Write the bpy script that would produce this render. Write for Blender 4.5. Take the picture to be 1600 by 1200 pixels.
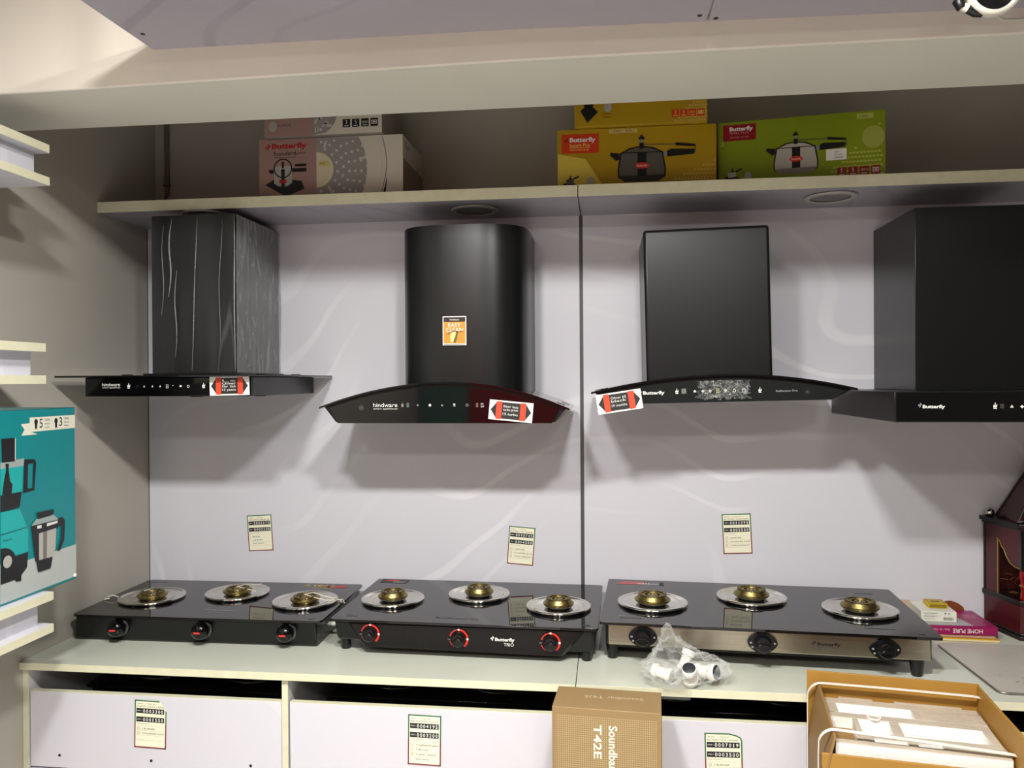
import bpy, bmesh, math, random
from mathutils import Vector, Matrix, noise
from mathutils.geometry import tessellate_polygon

for o in list(bpy.data.objects):
    bpy.data.objects.remove(o, do_unlink=True)
scene = bpy.context.scene
C = scene.collection
R = math.radians
random.seed(7)

# ------------------------------------------------------------------ camera
cam_d = bpy.data.cameras.new('camera')
cam = bpy.data.objects.new('camera', cam_d)
C.objects.link(cam)
cam_d.sensor_fit = 'HORIZONTAL'
cam_d.sensor_width = 36.0
cam_d.lens = 36.0 * 1225.67 / 1600.0
cam_d.clip_start = 0.02
YAW, PITCH, ROLL = 0.12064, -0.0038, -0.00625
cam.location = (0.0, -2.8, 1.5749)
fwd = Vector((-math.sin(YAW) * math.cos(PITCH), math.cos(YAW) * math.cos(PITCH), math.sin(PITCH)))
right0 = Vector((math.cos(YAW), math.sin(YAW), 0))
up0 = right0.cross(fwd)
rt = right0 * math.cos(ROLL) + up0 * math.sin(ROLL)
up = up0 * math.cos(ROLL) - right0 * math.sin(ROLL)
mw = Matrix((rt, up, -fwd)).transposed().to_4x4()
mw.translation = cam.location
cam.matrix_world = mw
scene.camera = cam

# ------------------------------------------------------------------ exposure, world
vs = scene.view_settings
vs.view_transform = 'Standard'
vs.look = 'None'
vs.gamma = 1.0
vs.use_curve_mapping = False
vs.exposure = 1.33
world = bpy.data.worlds.new('world')
scene.world = world
world.use_nodes = True
bg = world.node_tree.nodes['Background']
bg.inputs['Color'].default_value = (0.9, 0.9, 0.88, 1)
bg.inputs['Strength'].default_value = 0.05

# ------------------------------------------------------------------ lamps (positions used by their builders further down)
LAMPS = [(-0.55, 2.32, 0.20, 24.0), (0.14, 2.30, 0.20, 24.0)]      # x, distance from the wall, size, watts
FILL_LAMPS = [(-0.9, 4.2, 0.4, 9.0), (0.9, 4.2, 0.4, 9.0)]  # unseen fill lamps, added to lift the shaded parts
LAMP_Z = 2.72


# ------------------------------------------------------------------ helpers
def lin(h):
    if isinstance(h, str):
        h = h.lstrip('#')
        rgb = [int(h[i:i + 2], 16) / 255 for i in (0, 2, 4)]
        return tuple((c / 12.92 if c <= .04045 else ((c + .055) / 1.055) ** 2.4) for c in rgb)
    return tuple(h)


MATS = {}


def mat(name, color='#ffffff', rough=.5, metal=0., vary=.0, vscale=8., bump=0., bscale=60., coat=0., spec=.5,
        emis=None, estr=0., stretch=None, trans=0., ior=1.45):
    if name in MATS:
        return MATS[name]
    m = bpy.data.materials.new(name)
    m.use_nodes = True
    nt = m.node_tree
    b = nt.nodes['Principled BSDF']
    c = lin(color)
    b.inputs['Base Color'].default_value = (*c, 1)
    b.inputs['Roughness'].default_value = rough
    b.inputs['Metallic'].default_value = metal
    b.inputs['Coat Weight'].default_value = coat
    b.inputs['Specular IOR Level'].default_value = spec
    b.inputs['IOR'].default_value = ior
    b.inputs['Transmission Weight'].default_value = trans
    if emis:
        b.inputs['Emission Color'].default_value = (*lin(emis), 1)
        b.inputs['Emission Strength'].default_value = estr
    if vary or bump:
        tc = nt.nodes.new('ShaderNodeTexCoord')
        mp = nt.nodes.new('ShaderNodeMapping')
        nt.links.new(tc.outputs['Object'], mp.inputs['Vector'])
        if stretch:
            mp.inputs['Scale'].default_value = stretch
        if vary:
            n = nt.nodes.new('ShaderNodeTexNoise')
            n.inputs['Scale'].default_value = vscale
            n.inputs['Detail'].default_value = 5
            nt.links.new(mp.outputs['Vector'], n.inputs['Vector'])
            r = nt.nodes.new('ShaderNodeValToRGB')
            r.color_ramp.elements[0].position = .3
            r.color_ramp.elements[1].position = .7
            r.color_ramp.elements[0].color = (*[x * (1 - vary) for x in c], 1)
            r.color_ramp.elements[1].color = (*[min(1, x * (1 + vary * .5)) for x in c], 1)
            nt.links.new(n.outputs['Fac'], r.inputs['Fac'])
            nt.links.new(r.outputs['Color'], b.inputs['Base Color'])
        if bump:
            n2 = nt.nodes.new('ShaderNodeTexNoise')
            n2.inputs['Scale'].default_value = bscale
            n2.inputs['Detail'].default_value = 4
            nt.links.new(mp.outputs['Vector'], n2.inputs['Vector'])
            bp = nt.nodes.new('ShaderNodeBump')
            bp.inputs['Strength'].default_value = bump
            bp.inputs['Distance'].default_value = .01
            nt.links.new(n2.outputs['Fac'], bp.inputs['Height'])
            nt.links.new(bp.outputs['Normal'], b.inputs['Normal'])
    MATS[name] = m
    return m


def root_loc(o):
    while o.parent:
        o = o.parent
    return o.location


def P(x, d, z):
    """a point of the room: x along the back wall, d metres out from the back wall, z up"""
    return Vector((x, -d, z))


class M:
    def __init__(s):
        s.v = []; s.f = []; s.mi = []; s.m = []

    def idx(s, m):
        if m not in s.m:
            s.m.append(m)
        return s.m.index(m)

    def add(s, vs_, fs_, m):
        k = len(s.v); i = s.idx(m)
        s.v += [Vector(v) for v in vs_]
        for f in fs_:
            s.f.append([k + a for a in f]); s.mi.append(i)
        return s

    def box(s, x0, x1, d0, d1, z0, z1, m):
        """x range, distance-from-wall range, z range"""
        v = [P(x, d, z) for z in (z0, z1) for d in (d1, d0) for x in (x0, x1)]
        f = [(0, 2, 3, 1), (4, 5, 7, 6), (0, 1, 5, 4), (2, 6, 7, 3), (0, 4, 6, 2), (1, 3, 7, 5)]
        return s.add(v, f, m)

    def hexa(s, q, m):
        """8 points: bottom loop of 4, top loop of 4 (same order)"""
        return s.add(q, [(3, 2, 1, 0), (4, 5, 6, 7), (0, 1, 5, 4), (1, 2, 6, 5), (2, 3, 7, 6), (3, 0, 4, 7)], m)

    def prism(s, loop, vec, m, capm=None):
        """closed 3D loop (planar, may be concave) extruded along vec"""
        vec = Vector(vec); n = len(loop)
        a = [Vector(p) for p in loop]; b = [p + vec for p in a]
        tri = tessellate_polygon([a])
        s.add(a + b, [(i, (i + 1) % n, n + (i + 1) % n, n + i) for i in range(n)], m)
        s.add(a, [tuple(t) for t in tri], capm or m)
        s.add(b, [tuple(reversed(t)) for t in tri], capm or m)
        return s

    def lathe(s, prof, c, m, axis='z', seg=48, caps=False):
        c = Vector(c); vv = []
        for r, h in prof:
            for k in range(seg):
                a = 2 * math.pi * k / seg
                if axis == 'z':
                    vv.append(c + Vector((r * math.cos(a), r * math.sin(a), h)))
                elif axis == 'y':
                    vv.append(c + Vector((r * math.cos(a), -h, r * math.sin(a))))
                else:
                    vv.append(c + Vector((h, r * math.cos(a), r * math.sin(a))))
        ff = []
        for i in range(len(prof) - 1):
            for k in range(seg):
                ff.append((i * seg + k, i * seg + (k + 1) % seg, (i + 1) * seg + (k + 1) % seg, (i + 1) * seg + k))
        if caps:
            ff.append(tuple(reversed(range(seg))))
            ff.append(tuple(range((len(prof) - 1) * seg, len(prof) * seg)))
        return s.add(vv, ff, m)

    def tube(s, pts, r, m, seg=10, closed=False):
        pts = [Vector(p) for p in pts]; n = len(pts); vv = []
        prev = None
        for i, p in enumerate(pts):
            if closed:
                t = pts[(i + 1) % n] - pts[i - 1]
            else:
                t = pts[min(i + 1, n - 1)] - pts[max(i - 1, 0)]
            t.normalize()
            if prev is None:
                u = t.orthogonal().normalized()
            else:
                u = (prev - t * prev.dot(t)).normalized()
            prev = u; w = t.cross(u)
            rr = r[i] if isinstance(r, (list, tuple)) else r
            for k in range(seg):
                a = 2 * math.pi * k / seg
                vv.append(p + (u * math.cos(a) + w * math.sin(a)) * rr)
        ff = []
        for i in range(n if closed else n - 1):
            j = (i + 1) % n
            for k in range(seg):
                ff.append((i * seg + k, i * seg + (k + 1) % seg, j * seg + (k + 1) % seg, j * seg + k))
        if not closed:
            ff.append(tuple(reversed(range(seg)))); ff.append(tuple(range((n - 1) * seg, n * seg)))
        return s.add(vv, ff, m)

    def strip(s, pts, wv, t, m):
        """flat band: path, width vector, thickness"""
        pts = [Vector(p) for p in pts]; wv = Vector(wv); n = len(pts); vv = []
        for i, p in enumerate(pts):
            tg = (pts[min(i + 1, n - 1)] - pts[max(i - 1, 0)]).normalized()
            nn = tg.cross(wv.normalized()).normalized() * t / 2
            vv += [p - wv / 2 - nn, p + wv / 2 - nn, p + wv / 2 + nn, p - wv / 2 + nn]
        ff = [(3, 2, 1, 0), tuple(4 * (n - 1) + a for a in (0, 1, 2, 3))]
        for i in range(n - 1):
            for a in range(4):
                b = (a + 1) % 4
                ff.append((4 * i + a, 4 * i + b, 4 * i + 4 + b, 4 * i + 4 + a))
        return s.add(vv, ff, m)

    def build(s, name, parent=None, smooth=None, bevel=0, bseg=2, origin=None):
        me = bpy.data.meshes.new(name)
        off = Vector(origin) if origin is not None else (root_loc(parent) if parent else Vector((0, 0, 0)))
        me.from_pydata([tuple(v - off) for v in s.v], [], s.f)
        for m in s.m:
            me.materials.append(m)
        for p, i in zip(me.polygons, s.mi):
            p.material_index = i
        bm = bmesh.new(); bm.from_mesh(me)
        if s.recalc:
            bmesh.ops.remove_doubles(bm, verts=bm.verts, dist=1e-6)
            bmesh.ops.recalc_face_normals(bm, faces=bm.faces)
        bm.to_mesh(me); bm.free()
        if smooth is not None:
            me.polygons.foreach_set('use_smooth', [True] * len(me.polygons))
            me.set_sharp_from_angle(angle=R(smooth))
        o = bpy.data.objects.new(name, me)
        C.objects.link(o)
        if parent:
            o.parent = parent
        elif origin is not None:
            o.location = off
        if bevel:
            b = o.modifiers.new('bevel', 'BEVEL')
            b.width = bevel; b.segments = bseg; b.limit_method = 'ANGLE'; b.angle_limit = R(40)
            if smooth is None:
                me.polygons.foreach_set('use_smooth', [True] * len(me.polygons))
                me.set_sharp_from_angle(angle=R(35))
        return o
    recalc = True


_tc = {}


def text_tris(txt, bold=0.0):
    """text as triangles, cap height 1, starting at x=0"""
    key = (txt, bold)
    if key in _tc:
        return _tc[key]
    cu = bpy.data.curves.new('lettering', 'FONT')
    cu.body = txt; cu.size = 1.0; cu.offset = bold; cu.resolution_u = 3
    ob = bpy.data.objects.new('lettering', cu)
    me = bpy.data.meshes.new_from_object(ob)
    vs_ = [(v.co.x, v.co.y) for v in me.vertices]
    fs_ = [tuple(p.vertices) for p in me.polygons]
    bpy.data.objects.remove(ob); bpy.data.curves.remove(cu); bpy.data.meshes.remove(me)
    if vs_:
        x0 = min(v[0] for v in vs_); x1 = max(v[0] for v in vs_)
    else:
        x0 = 0; x1 = 1
    vs_ = [((x - x0) / .70, y / .70) for x, y in vs_]
    _tc[key] = (vs_, fs_, (x1 - x0) / .70)
    return _tc[key]


class Art(M):
    """printing on a flat surface: o = lower left corner, ux = right, uy = up"""
    recalc = False

    def __init__(s, o, ux, uy, lift=.0004):
        super().__init__()
        s.o = Vector(o); s.ux = Vector(ux).normalized(); s.uy = Vector(uy).normalized()
        s.n = s.ux.cross(s.uy); s.lift = lift; s.parts = []

    def start(s, name):
        '''begin a new printed mark that becomes a part of its own'''
        s.parts.append((name, M())); s.parts[-1][1].recalc = False

    def add(s, vs_, fs_, m):
        if s.parts:
            s.parts[-1][1].add(vs_, fs_, m)
            return s
        return super().add(vs_, fs_, m)

    def build(s, name, parent=None, **kw):
        if not s.parts:
            return super().build(name, parent, **kw)
        for n, mm in s.parts:
            o = mm.build(n, parent, **kw)
        return o

    def pt(s, x, y, k):
        return s.o + s.ux * x + s.uy * y + s.n * (s.lift + k * .00025)

    def poly(s, pts, m, k=0):
        t = tessellate_polygon([[Vector((p[0], p[1], 0)) for p in pts]])
        area = sum(pts[i][0] * pts[(i + 1) % len(pts)][1] - pts[(i + 1) % len(pts)][0] * pts[i][1] for i in range(len(pts)))
        fs_ = []
        for a, b, c in t:
            A, B, D = pts[a], pts[b], pts[c]
            cr = (B[0] - A[0]) * (D[1] - A[1]) - (B[1] - A[1]) * (D[0] - A[0])
            fs_.append((a, b, c) if cr > 0 else (a, c, b))
        return s.add([s.pt(x, y, k) for x, y in pts], fs_, m)

    def rect(s, x0, y0, x1, y1, m, k=0):
        return s.poly([(x0, y0), (x1, y0), (x1, y1), (x0, y1)], m, k)

    def frame(s, x0, y0, x1, y1, w, m, k=0):
        s.rect(x0, y0, x1, y0 + w, m, k); s.rect(x0, y1 - w, x1, y1, m, k)
        s.rect(x0, y0 + w, x0 + w, y1 - w, m, k); return s.rect(x1 - w, y0 + w, x1, y1 - w, m, k)

    def ell(s, cx, cy, rx, ry, m, k=0, seg=20):
        return s.poly([(cx + rx * math.cos(2 * math.pi * i / seg), cy + ry * math.sin(2 * math.pi * i / seg)) for i in range(seg)], m, k)

    def arc(s, cx, cy, r0, r1, a0, a1, m, k=0, seg=20):
        vv = []
        for i in range(seg + 1):
            a = R(a0 + (a1 - a0) * i / seg)
            vv += [s.pt(cx + r0 * math.cos(a), cy + r0 * math.sin(a), k), s.pt(cx + r1 * math.cos(a), cy + r1 * math.sin(a), k)]
        return s.add(vv, [(2 * i, 2 * i + 1, 2 * i + 3, 2 * i + 2) for i in range(seg)], m)

    def line(s, pts, w, m, k=0):
        for (x0, y0), (x1, y1) in zip(pts, pts[1:]):
            dx, dy = x1 - x0, y1 - y0; L = math.hypot(dx, dy) or 1
            nx, ny = -dy / L * w / 2, dx / L * w / 2
            s.poly([(x0 - nx, y0 - ny), (x1 - nx, y1 - ny), (x1 + nx, y1 + ny), (x0 + nx, y0 + ny)], m, k)
        return s

    def text(s, txt, x, y, h, m, k=0, w=None, bold=.0, rot=0., align='l'):
        vs_, fs_, tw = text_tris(txt, bold)
        sx = h if w is None else w / tw
        if align == 'c':
            x0 = -tw * sx / 2
        elif align == 'r':
            x0 = -tw * sx
        else:
            x0 = 0
        ca, sa = math.cos(R(rot)), math.sin(R(rot))
        out = []
        for a, b in vs_:
            px, py = x0 + a * sx, b * h
            out.append(s.pt(x + px * ca - py * sa, y + px * sa + py * ca, k))
        return s.add(out, fs_, m)


def tag(o, label=None, cat=None, group=None, kind=None):
    if label: o['label'] = label
    if cat: o['category'] = cat
    if group: o['group'] = group
    if kind: o['kind'] = kind
    return o


def thing(name, label, cat, loc, rotz=0, roty=0, group=None):
    o = bpy.data.objects.new(name, None)
    C.objects.link(o)
    o.empty_display_size = .05
    o.location = loc; o.rotation_euler = (0, roty, rotz)
    return tag(o, label, cat, group)


def struct(m, name, **kw):
    o = m.build(name, **kw)
    o['kind'] = 'structure'
    return o


def copy_tree(o, parent=None):
    c = o.copy(); C.objects.link(c)
    if parent: c.parent = parent
    for ch in list(o.children):
        copy_tree(ch, c)
    return c


X = Vector((1, 0, 0)); Y = Vector((0, 1, 0)); Z = Vector((0, 0, 1))

# ------------------------------------------------------------------ materials
def laminate(name, col, swirl_col, rough=.32):
    m = mat(name, col, rough)
    nt = m.node_tree; b = nt.nodes['Principled BSDF']
    tc = nt.nodes.new('ShaderNodeTexCoord')
    mp = nt.nodes.new('ShaderNodeMapping'); nt.links.new(tc.outputs['Object'], mp.inputs[0])
    n1 = nt.nodes.new('ShaderNodeTexNoise'); n1.inputs['Scale'].default_value = 1.6; n1.inputs['Detail'].default_value = 1
    nt.links.new(mp.outputs[0], n1.inputs['Vector'])
    w = nt.nodes.new('ShaderNodeTexWave'); w.wave_type = 'RINGS'; w.rings_direction = 'SPHERICAL'
    w.inputs['Scale'].default_value = 1.7; w.inputs['Distortion'].default_value = 17
    w.inputs['Detail'].default_value = 0.6; w.inputs['Detail Scale'].default_value = .9
    nt.links.new(mp.outputs[0], w.inputs['Vector'])
    r = nt.nodes.new('ShaderNodeValToRGB')
    e = r.color_ramp.elements
    e[0].position = .90; e[0].color = (0, 0, 0, 1); e[1].position = .97; e[1].color = (1, 1, 1, 1)
    nt.links.new(w.outputs['Fac'], r.inputs['Fac'])
    r2 = nt.nodes.new('ShaderNodeValToRGB')
    r2.color_ramp.elements[0].position = .45; r2.color_ramp.elements[1].position = .62
    nt.links.new(n1.outputs['Fac'], r2.inputs['Fac'])
    mu = nt.nodes.new('ShaderNodeMath'); mu.operation = 'MULTIPLY'
    nt.links.new(r.outputs['Color'], mu.inputs[0]); nt.links.new(r2.outputs['Color'], mu.inputs[1])
    mx = nt.nodes.new('ShaderNodeMix'); mx.data_type = 'RGBA'
    mx.inputs['A'].default_value = (*lin(col), 1); mx.inputs['B'].default_value = (*lin(swirl_col), 1)
    nt.links.new(mu.outputs[0], mx.inputs['Factor'])
    nt.links.new(mx.outputs['Result'], b.inputs['Base Color'])
    return m


lam = laminate('lilac_white_laminate', '#d0cfd6', '#dddce1')
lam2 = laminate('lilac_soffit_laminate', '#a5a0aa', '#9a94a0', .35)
edge = mat('cream_edge_band', '#d8d5b8', .45, vary=.06, vscale=30)
paint = mat('beige_wall_paint', '#b0aba1', .6, vary=.06, vscale=3, bump=.05, bscale=40)
beamp = mat('cream_beam_paint', '#e0d8cc', .6, vary=.05, vscale=3, bump=.12, bscale=15)
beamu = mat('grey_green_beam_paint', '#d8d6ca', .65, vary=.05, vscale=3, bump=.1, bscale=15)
topm = mat('grey_green_worktop', '#c9ccbe', .25, vary=.05, vscale=4)
darkin = mat('cabinet_inside_shade', '#5a564c', .6)  # shade inside the cabinets put into a darker board colour
black_satin = mat('black_powder_coat', '#121313', .30, bump=.015, bscale=400)
black_gloss = mat('black_gloss', '#060607', .07)
black_glass = mat('black_glass', '#0b0b0d', .035, spec=.6)
black_plain = mat('black_plastic', '#0e0e0f', .32)
black_hob = mat('black_enamel', '#0e0e0e', .26)
chrome = mat('polished_steel', '#cfcdc6', .09, 1.0, bump=.04, bscale=45)
brushed = mat('brushed_steel', '#b9b2a2', .33, 1.0, bump=.05, bscale=200, stretch=(.02, 1, 1))
brass = mat('brass', '#8f8050', .38, 1.0, vary=.4, vscale=110)
burner_grey = mat('burner_cast_grey', '#8c8a80', .4, .8)
white_ink = mat('white_ink', '#e6e6e0', .5)
grey_ink = mat('grey_ink', '#8a8c8c', .5)
dgrey_ink = mat('dark_grey_ink', '#4c4f50', .5)
black_ink = mat('black_ink', '#131313', .5)
red_ink = mat('red_ink', '#b5262a', .5)
orange_ink = mat('orange_red_ink', '#e8482a', .5)
paper = mat('cream_paper', '#ece9cf', .6)
white_paper = mat('white_paper', '#efefe9', .55)
green_ink = mat('green_ink', '#1d6b3c', .5)
maroon_ink = mat('maroon_ink', '#7d1f22', .5)

# ================================================================== the room
XL = -1.736
SEAM = -0.089
ZC = 0.75            # worktop height
m = M(); m.box(-1.95, 2.7, -.2, 5.2, -.05, 0, mat('floor_tile', '#d6d4cf', .3, vary=.05, vscale=5)); struct(m, 'floor')
m = M(); m.box(-1.95, 2.7, -.1, 5.2, 2.74, 2.8, mat('ceiling_paint', '#d9d6cc', .7)); struct(m, 'ceiling')
m = M(); m.box(-1.95, 2.7, -.2, -.06, 0, 2.74, paint); struct(m, 'wall_back')
m = M(); m.box(-1.95, XL, -.06, 5.2, 0, 2.74, paint); struct(m, 'wall_left')
m = M(); m.box(2.6, 2.7, -.06, 5.2, 0, 2.74, mat('dark_display_wall', '#4b4641', .6)); struct(m, 'wall_right')
m = M(); m.box(-1.95, 2.7, 5.1, 5.2, 0, 2.74, mat('rear_wall_paint', '#5a5550', .6)); struct(m, 'wall_rear')
# laminate cladding with the grey seam channel
ZS0, ZS1 = 2.1613, 2.198
m = M(); m.box(XL, SEAM - .007, -.06, 0, ZC - .03, ZS0 + .0, lam); struct(m, 'trim_1')
m = M(); m.box(SEAM + .006, 2.6, -.06, 0, ZC - .03, ZS0 + .0, lam); struct(m, 'trim_2')
m = M(); m.box(SEAM - .007, SEAM + .006, -.06, -.0015, ZC - .03, ZS0, mat('grey_channel', '#4e4e4c', .5)); struct(m, 'trim_3')
m = M(); m.box(XL, XL + .003, -.001, .001, ZC, ZS0, mat('joint_line', '#57524b', .8)); struct(m, 'trim_4')
# dropped beam
a = [P(XL, .711, 2.307), P(2.6, .6915, 2.307), P(2.6, 1.000, 2.307), P(-.21, 1.016, 2.307), P(XL, .978, 2.307)]
m = M()
m.prism(a, (0, 0, .433), beamp)
beam = struct(m, 'trim_5', bevel=.004)
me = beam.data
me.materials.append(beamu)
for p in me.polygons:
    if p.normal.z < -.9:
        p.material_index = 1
# laminate soffit boards under the ceiling, in front of the beam
def soffit(name, loop, z0=2.385):
    # the boards drop slightly towards the right
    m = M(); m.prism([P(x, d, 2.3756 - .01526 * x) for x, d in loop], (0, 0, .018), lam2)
    return struct(m, name, bevel=.001)
soffit('trim_6', [(-1.100, .992), (.2235, 0.992), (.2235, 1.29), (-1.112, 1.29)])
soffit('trim_7', [(.2275, .992), (2.6, .992), (2.6, 1.29), (.2275, 1.29)])
for x, d in [(-1.0739, 1.0782), (.206, 1.0419), (.2427, 1.0254)]:
    m = M(); m.lathe([(0, -.0012), (.0045, -.0012), (.006, 0)], P(x, d, 2.3756 - .01526 * x), black_plain, seg=16)
    struct(m, 'trim_8')
for x in (-1.0, .2, 1.4):
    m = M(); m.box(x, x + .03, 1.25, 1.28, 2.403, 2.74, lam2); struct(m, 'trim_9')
m = M(); m.box(-1.25, -.25, 5.08, 5.10, .2, 2.3, mat('red_reflection_panel', '#a3161a', .4)); struct(m, 'trim_10')  # unseen red and teal panels, added to colour the hood glass reflections
m = M(); m.box(-1.72, -1.27, 5.08, 5.10, .2, 2.3, mat('teal_reflection_panel', '#5d7a70', .5)); struct(m, 'trim_11')

# ------------------------------------------------------------------ ceiling lamps and the added fill lamps
lampm = mat('lamp_diffuser', '#ffffff', .5, emis='#fff6e6', estr=6)
def ceiling_lamp(x, d, s, w, label):
    t = thing('ceiling_lamp', label, 'lamp', P(x, d, LAMP_Z))
    m = M()
    m.box(x - s / 2 - .02, x + s / 2 + .02, d - s / 2 - .02, d - s / 2, LAMP_Z, LAMP_Z + .02, white_paper)
    m.box(x - s / 2 - .02, x + s / 2 + .02, d + s / 2, d + s / 2 + .02, LAMP_Z, LAMP_Z + .02, white_paper)
    m.box(x - s / 2 - .02, x - s / 2, d - s / 2, d + s / 2, LAMP_Z, LAMP_Z + .02, white_paper)
    m.box(x + s / 2, x + s / 2 + .02, d - s / 2, d + s / 2, LAMP_Z, LAMP_Z + .02, white_paper)
    m.build('lamp_frame', t)
    m = M(); m.box(x - s / 2, x + s / 2, d - s / 2, d + s / 2, LAMP_Z + .006, LAMP_Z + .018, lampm); m.build('diffuser', t)
    L = bpy.data.lights.new('lamp_light', 'AREA'); L.shape = 'SQUARE'; L.size = s; L.energy = w
    L.color = (1.0, .985, .96)
    o = bpy.data.objects.new('lamp_light', L); C.objects.link(o); o.parent = t
    o.location = (0, 0, -.004)
for (x, d, s, w), lb in zip(LAMPS + FILL_LAMPS, ['square ceiling lamp left of the camera, above the aisle', 'square ceiling lamp right of the camera, above the aisle', 'added square fill lamp at the back of the shop, left one', 'added square fill lamp at the back of the shop, right one']):
    ceiling_lamp(x, d, s, w, lb)

# ================================================================== long shelf above the hoods
def display_shelf(x0, x1, label):
    t = thing('display_shelf', label, 'shelf', P(x0, .147, ZS0), group=None)
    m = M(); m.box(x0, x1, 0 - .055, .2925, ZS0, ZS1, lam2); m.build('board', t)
    m = M(); m.box(x0, x1, .2925, .2945, ZS0, ZS1, edge); m.build('edge_band', t, bevel=.0006)
display_shelf(XL + .001, SEAM - .0015, 'long white display shelf above the two left chimney hoods, cream front edge')
display_shelf(SEAM + .0015, 2.55, 'long white display shelf above the two right chimney hoods, cream front edge')
ringm = mat('downlight_rim', '#b5b2ab', .4); lensm = mat('downlight_lens', '#77736c', .35)
for x, d, lb in [(-.444, .155, 'round unlit downlight under the shelf above the curved-front hood'),
                 (.716, .172, 'round unlit downlight under the shelf between the two right hoods'),
                 (-1.375, .225, 'round unlit downlight under the shelf above the film-wrapped hood')]:
    t = thing('downlight', lb, 'light', P(x, d, ZS0), group='downlights under the shelf')
    m = M(); m.lathe([(.062, -.0005), (.078, -.0005), (.082, -.003), (.078, -.007), (.066, -.008), (.062, -.005)], P(x, d, ZS0), ringm); m.build('rim', t, smooth=40)
    m = M(); m.lathe([(0, -.0045), (.05, -.0045), (.0625, -.003), (.0625, -.0005)], P(x, d, ZS0), lensm); m.build('lens', t, smooth=40)

# conduit and wires
t = thing('cable_conduit', 'thin grey conduit on the back wall above the shelf with two blue wires hanging out', 'cable', P(-1.684, -.05, 2.2))
cm = mat('conduit_plastic', '#6a6259', .5)
m = M(); m.box(-1.694, -1.676, -.0599, -.05, 2.30, 2.70, cm); m.build('conduit', t, bevel=.002)
m = M(); m.box(-1.698, -1.672, -.0599, -.047, 2.335, 2.345, cm); m.build('clip', t, bevel=.001)
for k in (-1, 1):
    m = M(); m.tube([P(-1.685, -.05, 2.305), P(-1.685 + k * .004, -.046, 2.28), P(-1.685 + k * .007, -.045, 2.24), P(-1.685 + k * .008, -.045, 2.199)], .0018, mat('blue_wire', '#1c2c66', .4)); m.build('wire', t, smooth=60)

# ================================================================== left wall shelves
def wall_shelf(z0, z1, z2, z3, dend, dfas, label):
    """two boards with a fascia between; z0-z1 lower board, z2-z3 upper board"""
    xe = -1.470
    t = thing('wall_shelf', label, 'shelf', P(XL, dend, z0), group='white shelves on the left wall')
    for n, za, zb in (('bottom_board', z0, z1), ('top_board', z2, z3)):
        m = M(); m.box(XL + .001, xe - .002, dend, 2.2, za, zb, lam); b = m.build(n, t)
        m = M(); m.box(xe - .002, xe, dend, 2.2, za, zb, edge); m.build('edge_band', b, bevel=.0005)
        if n == 'bottom_board':
            for dx, dd in ((-.07, .17), (-.125, .19)):
                m = M(); m.lathe([(0, -.0012), (.004, -.0012), (.005, 0)], P(xe + dx, dend + dd, za), black_plain, seg=14); m.build('screw', b)
    m = M(); m.box(xe - .046, xe - .034, dfas, 2.2, z1, z2, lam); m.build('fascia', t)
wall_shelf(2.102, 2.1242, 2.1884, 2.2109, .872, .887, 'boxed white shelf on left wall, highest of three, just under the beam')
wall_shelf(1.5747, 1.5975, 1.6592, 1.682, .892, .906, 'boxed white shelf on left wall, middle of three, level with the hoods')
wall_shelf(.9135, .9356, .9989, 1.021, .871, .888, 'boxed white shelf on left wall, lowest of three, under the turquoise carton')

# ------------------------------------------------------------------ turquoise mixer carton
t = thing('appliance_carton', 'turquoise carton printed with a food processor, on the lowest left shelf', 'box', P(-1.61, 1.0, 1.0215))
teal = mat('turquoise_card', '#0a7f84', .3, vary=.05, vscale=6)
m = M(); m.box(-1.718, -1.500, .740, 1.25, 1.0215, 1.508, teal); m.build('carton_body', t, bevel=.002)
m = M(); m.add([P(-1.718, .74, 1.5085), P(-1.500, .74, 1.5085), P(-1.502, 1.25, 1.524), P(-1.718, 1.25, 1.520)], [(0, 1, 2, 3)], mat('grey_teal_card', '#4e6a68', .5))
m.add([P(-1.718, .74, 1.5080), P(-1.500, .74, 1.5080), P(-1.500, 1.25, 1.5080), P(-1.718, 1.25, 1.5080)], [(3, 2, 1, 0)], mat('grey_teal_card', '#4e6a68', .5))
m.add([P(-1.5, .74, 1.5080), P(-1.5, .74, 1.5085), P(-1.502, 1.25, 1.524), P(-1.5, 1.25, 1.5080)], [(0, 1, 2, 3)], mat('grey_teal_card', '#4e6a68', .5))
m.recalc = False
m.build('top_flap', t)
AM = dict(floor=mat('print_pale_grey', '#aeb4b0', .3), cream=mat('print_cream', '#dcdac8', .35), lidgrey=mat('print_lid_grey', '#93a09c', .35),
          lightteal=mat('print_light_teal', '#17a09e', .3), darkteal=mat('print_dark_teal', '#0a5a5e', .3), white=mat('print_white', '#d8dcd6', .35),
          black=mat('print_black', '#1b1b1d', .3), metal=mat('print_metal', '#a9a8a0', .3), dark=mat('print_dark_metal', '#6f6d67', .3))
A = Art(P(-1.5, 1.25, 0), Y, Z)
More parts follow.
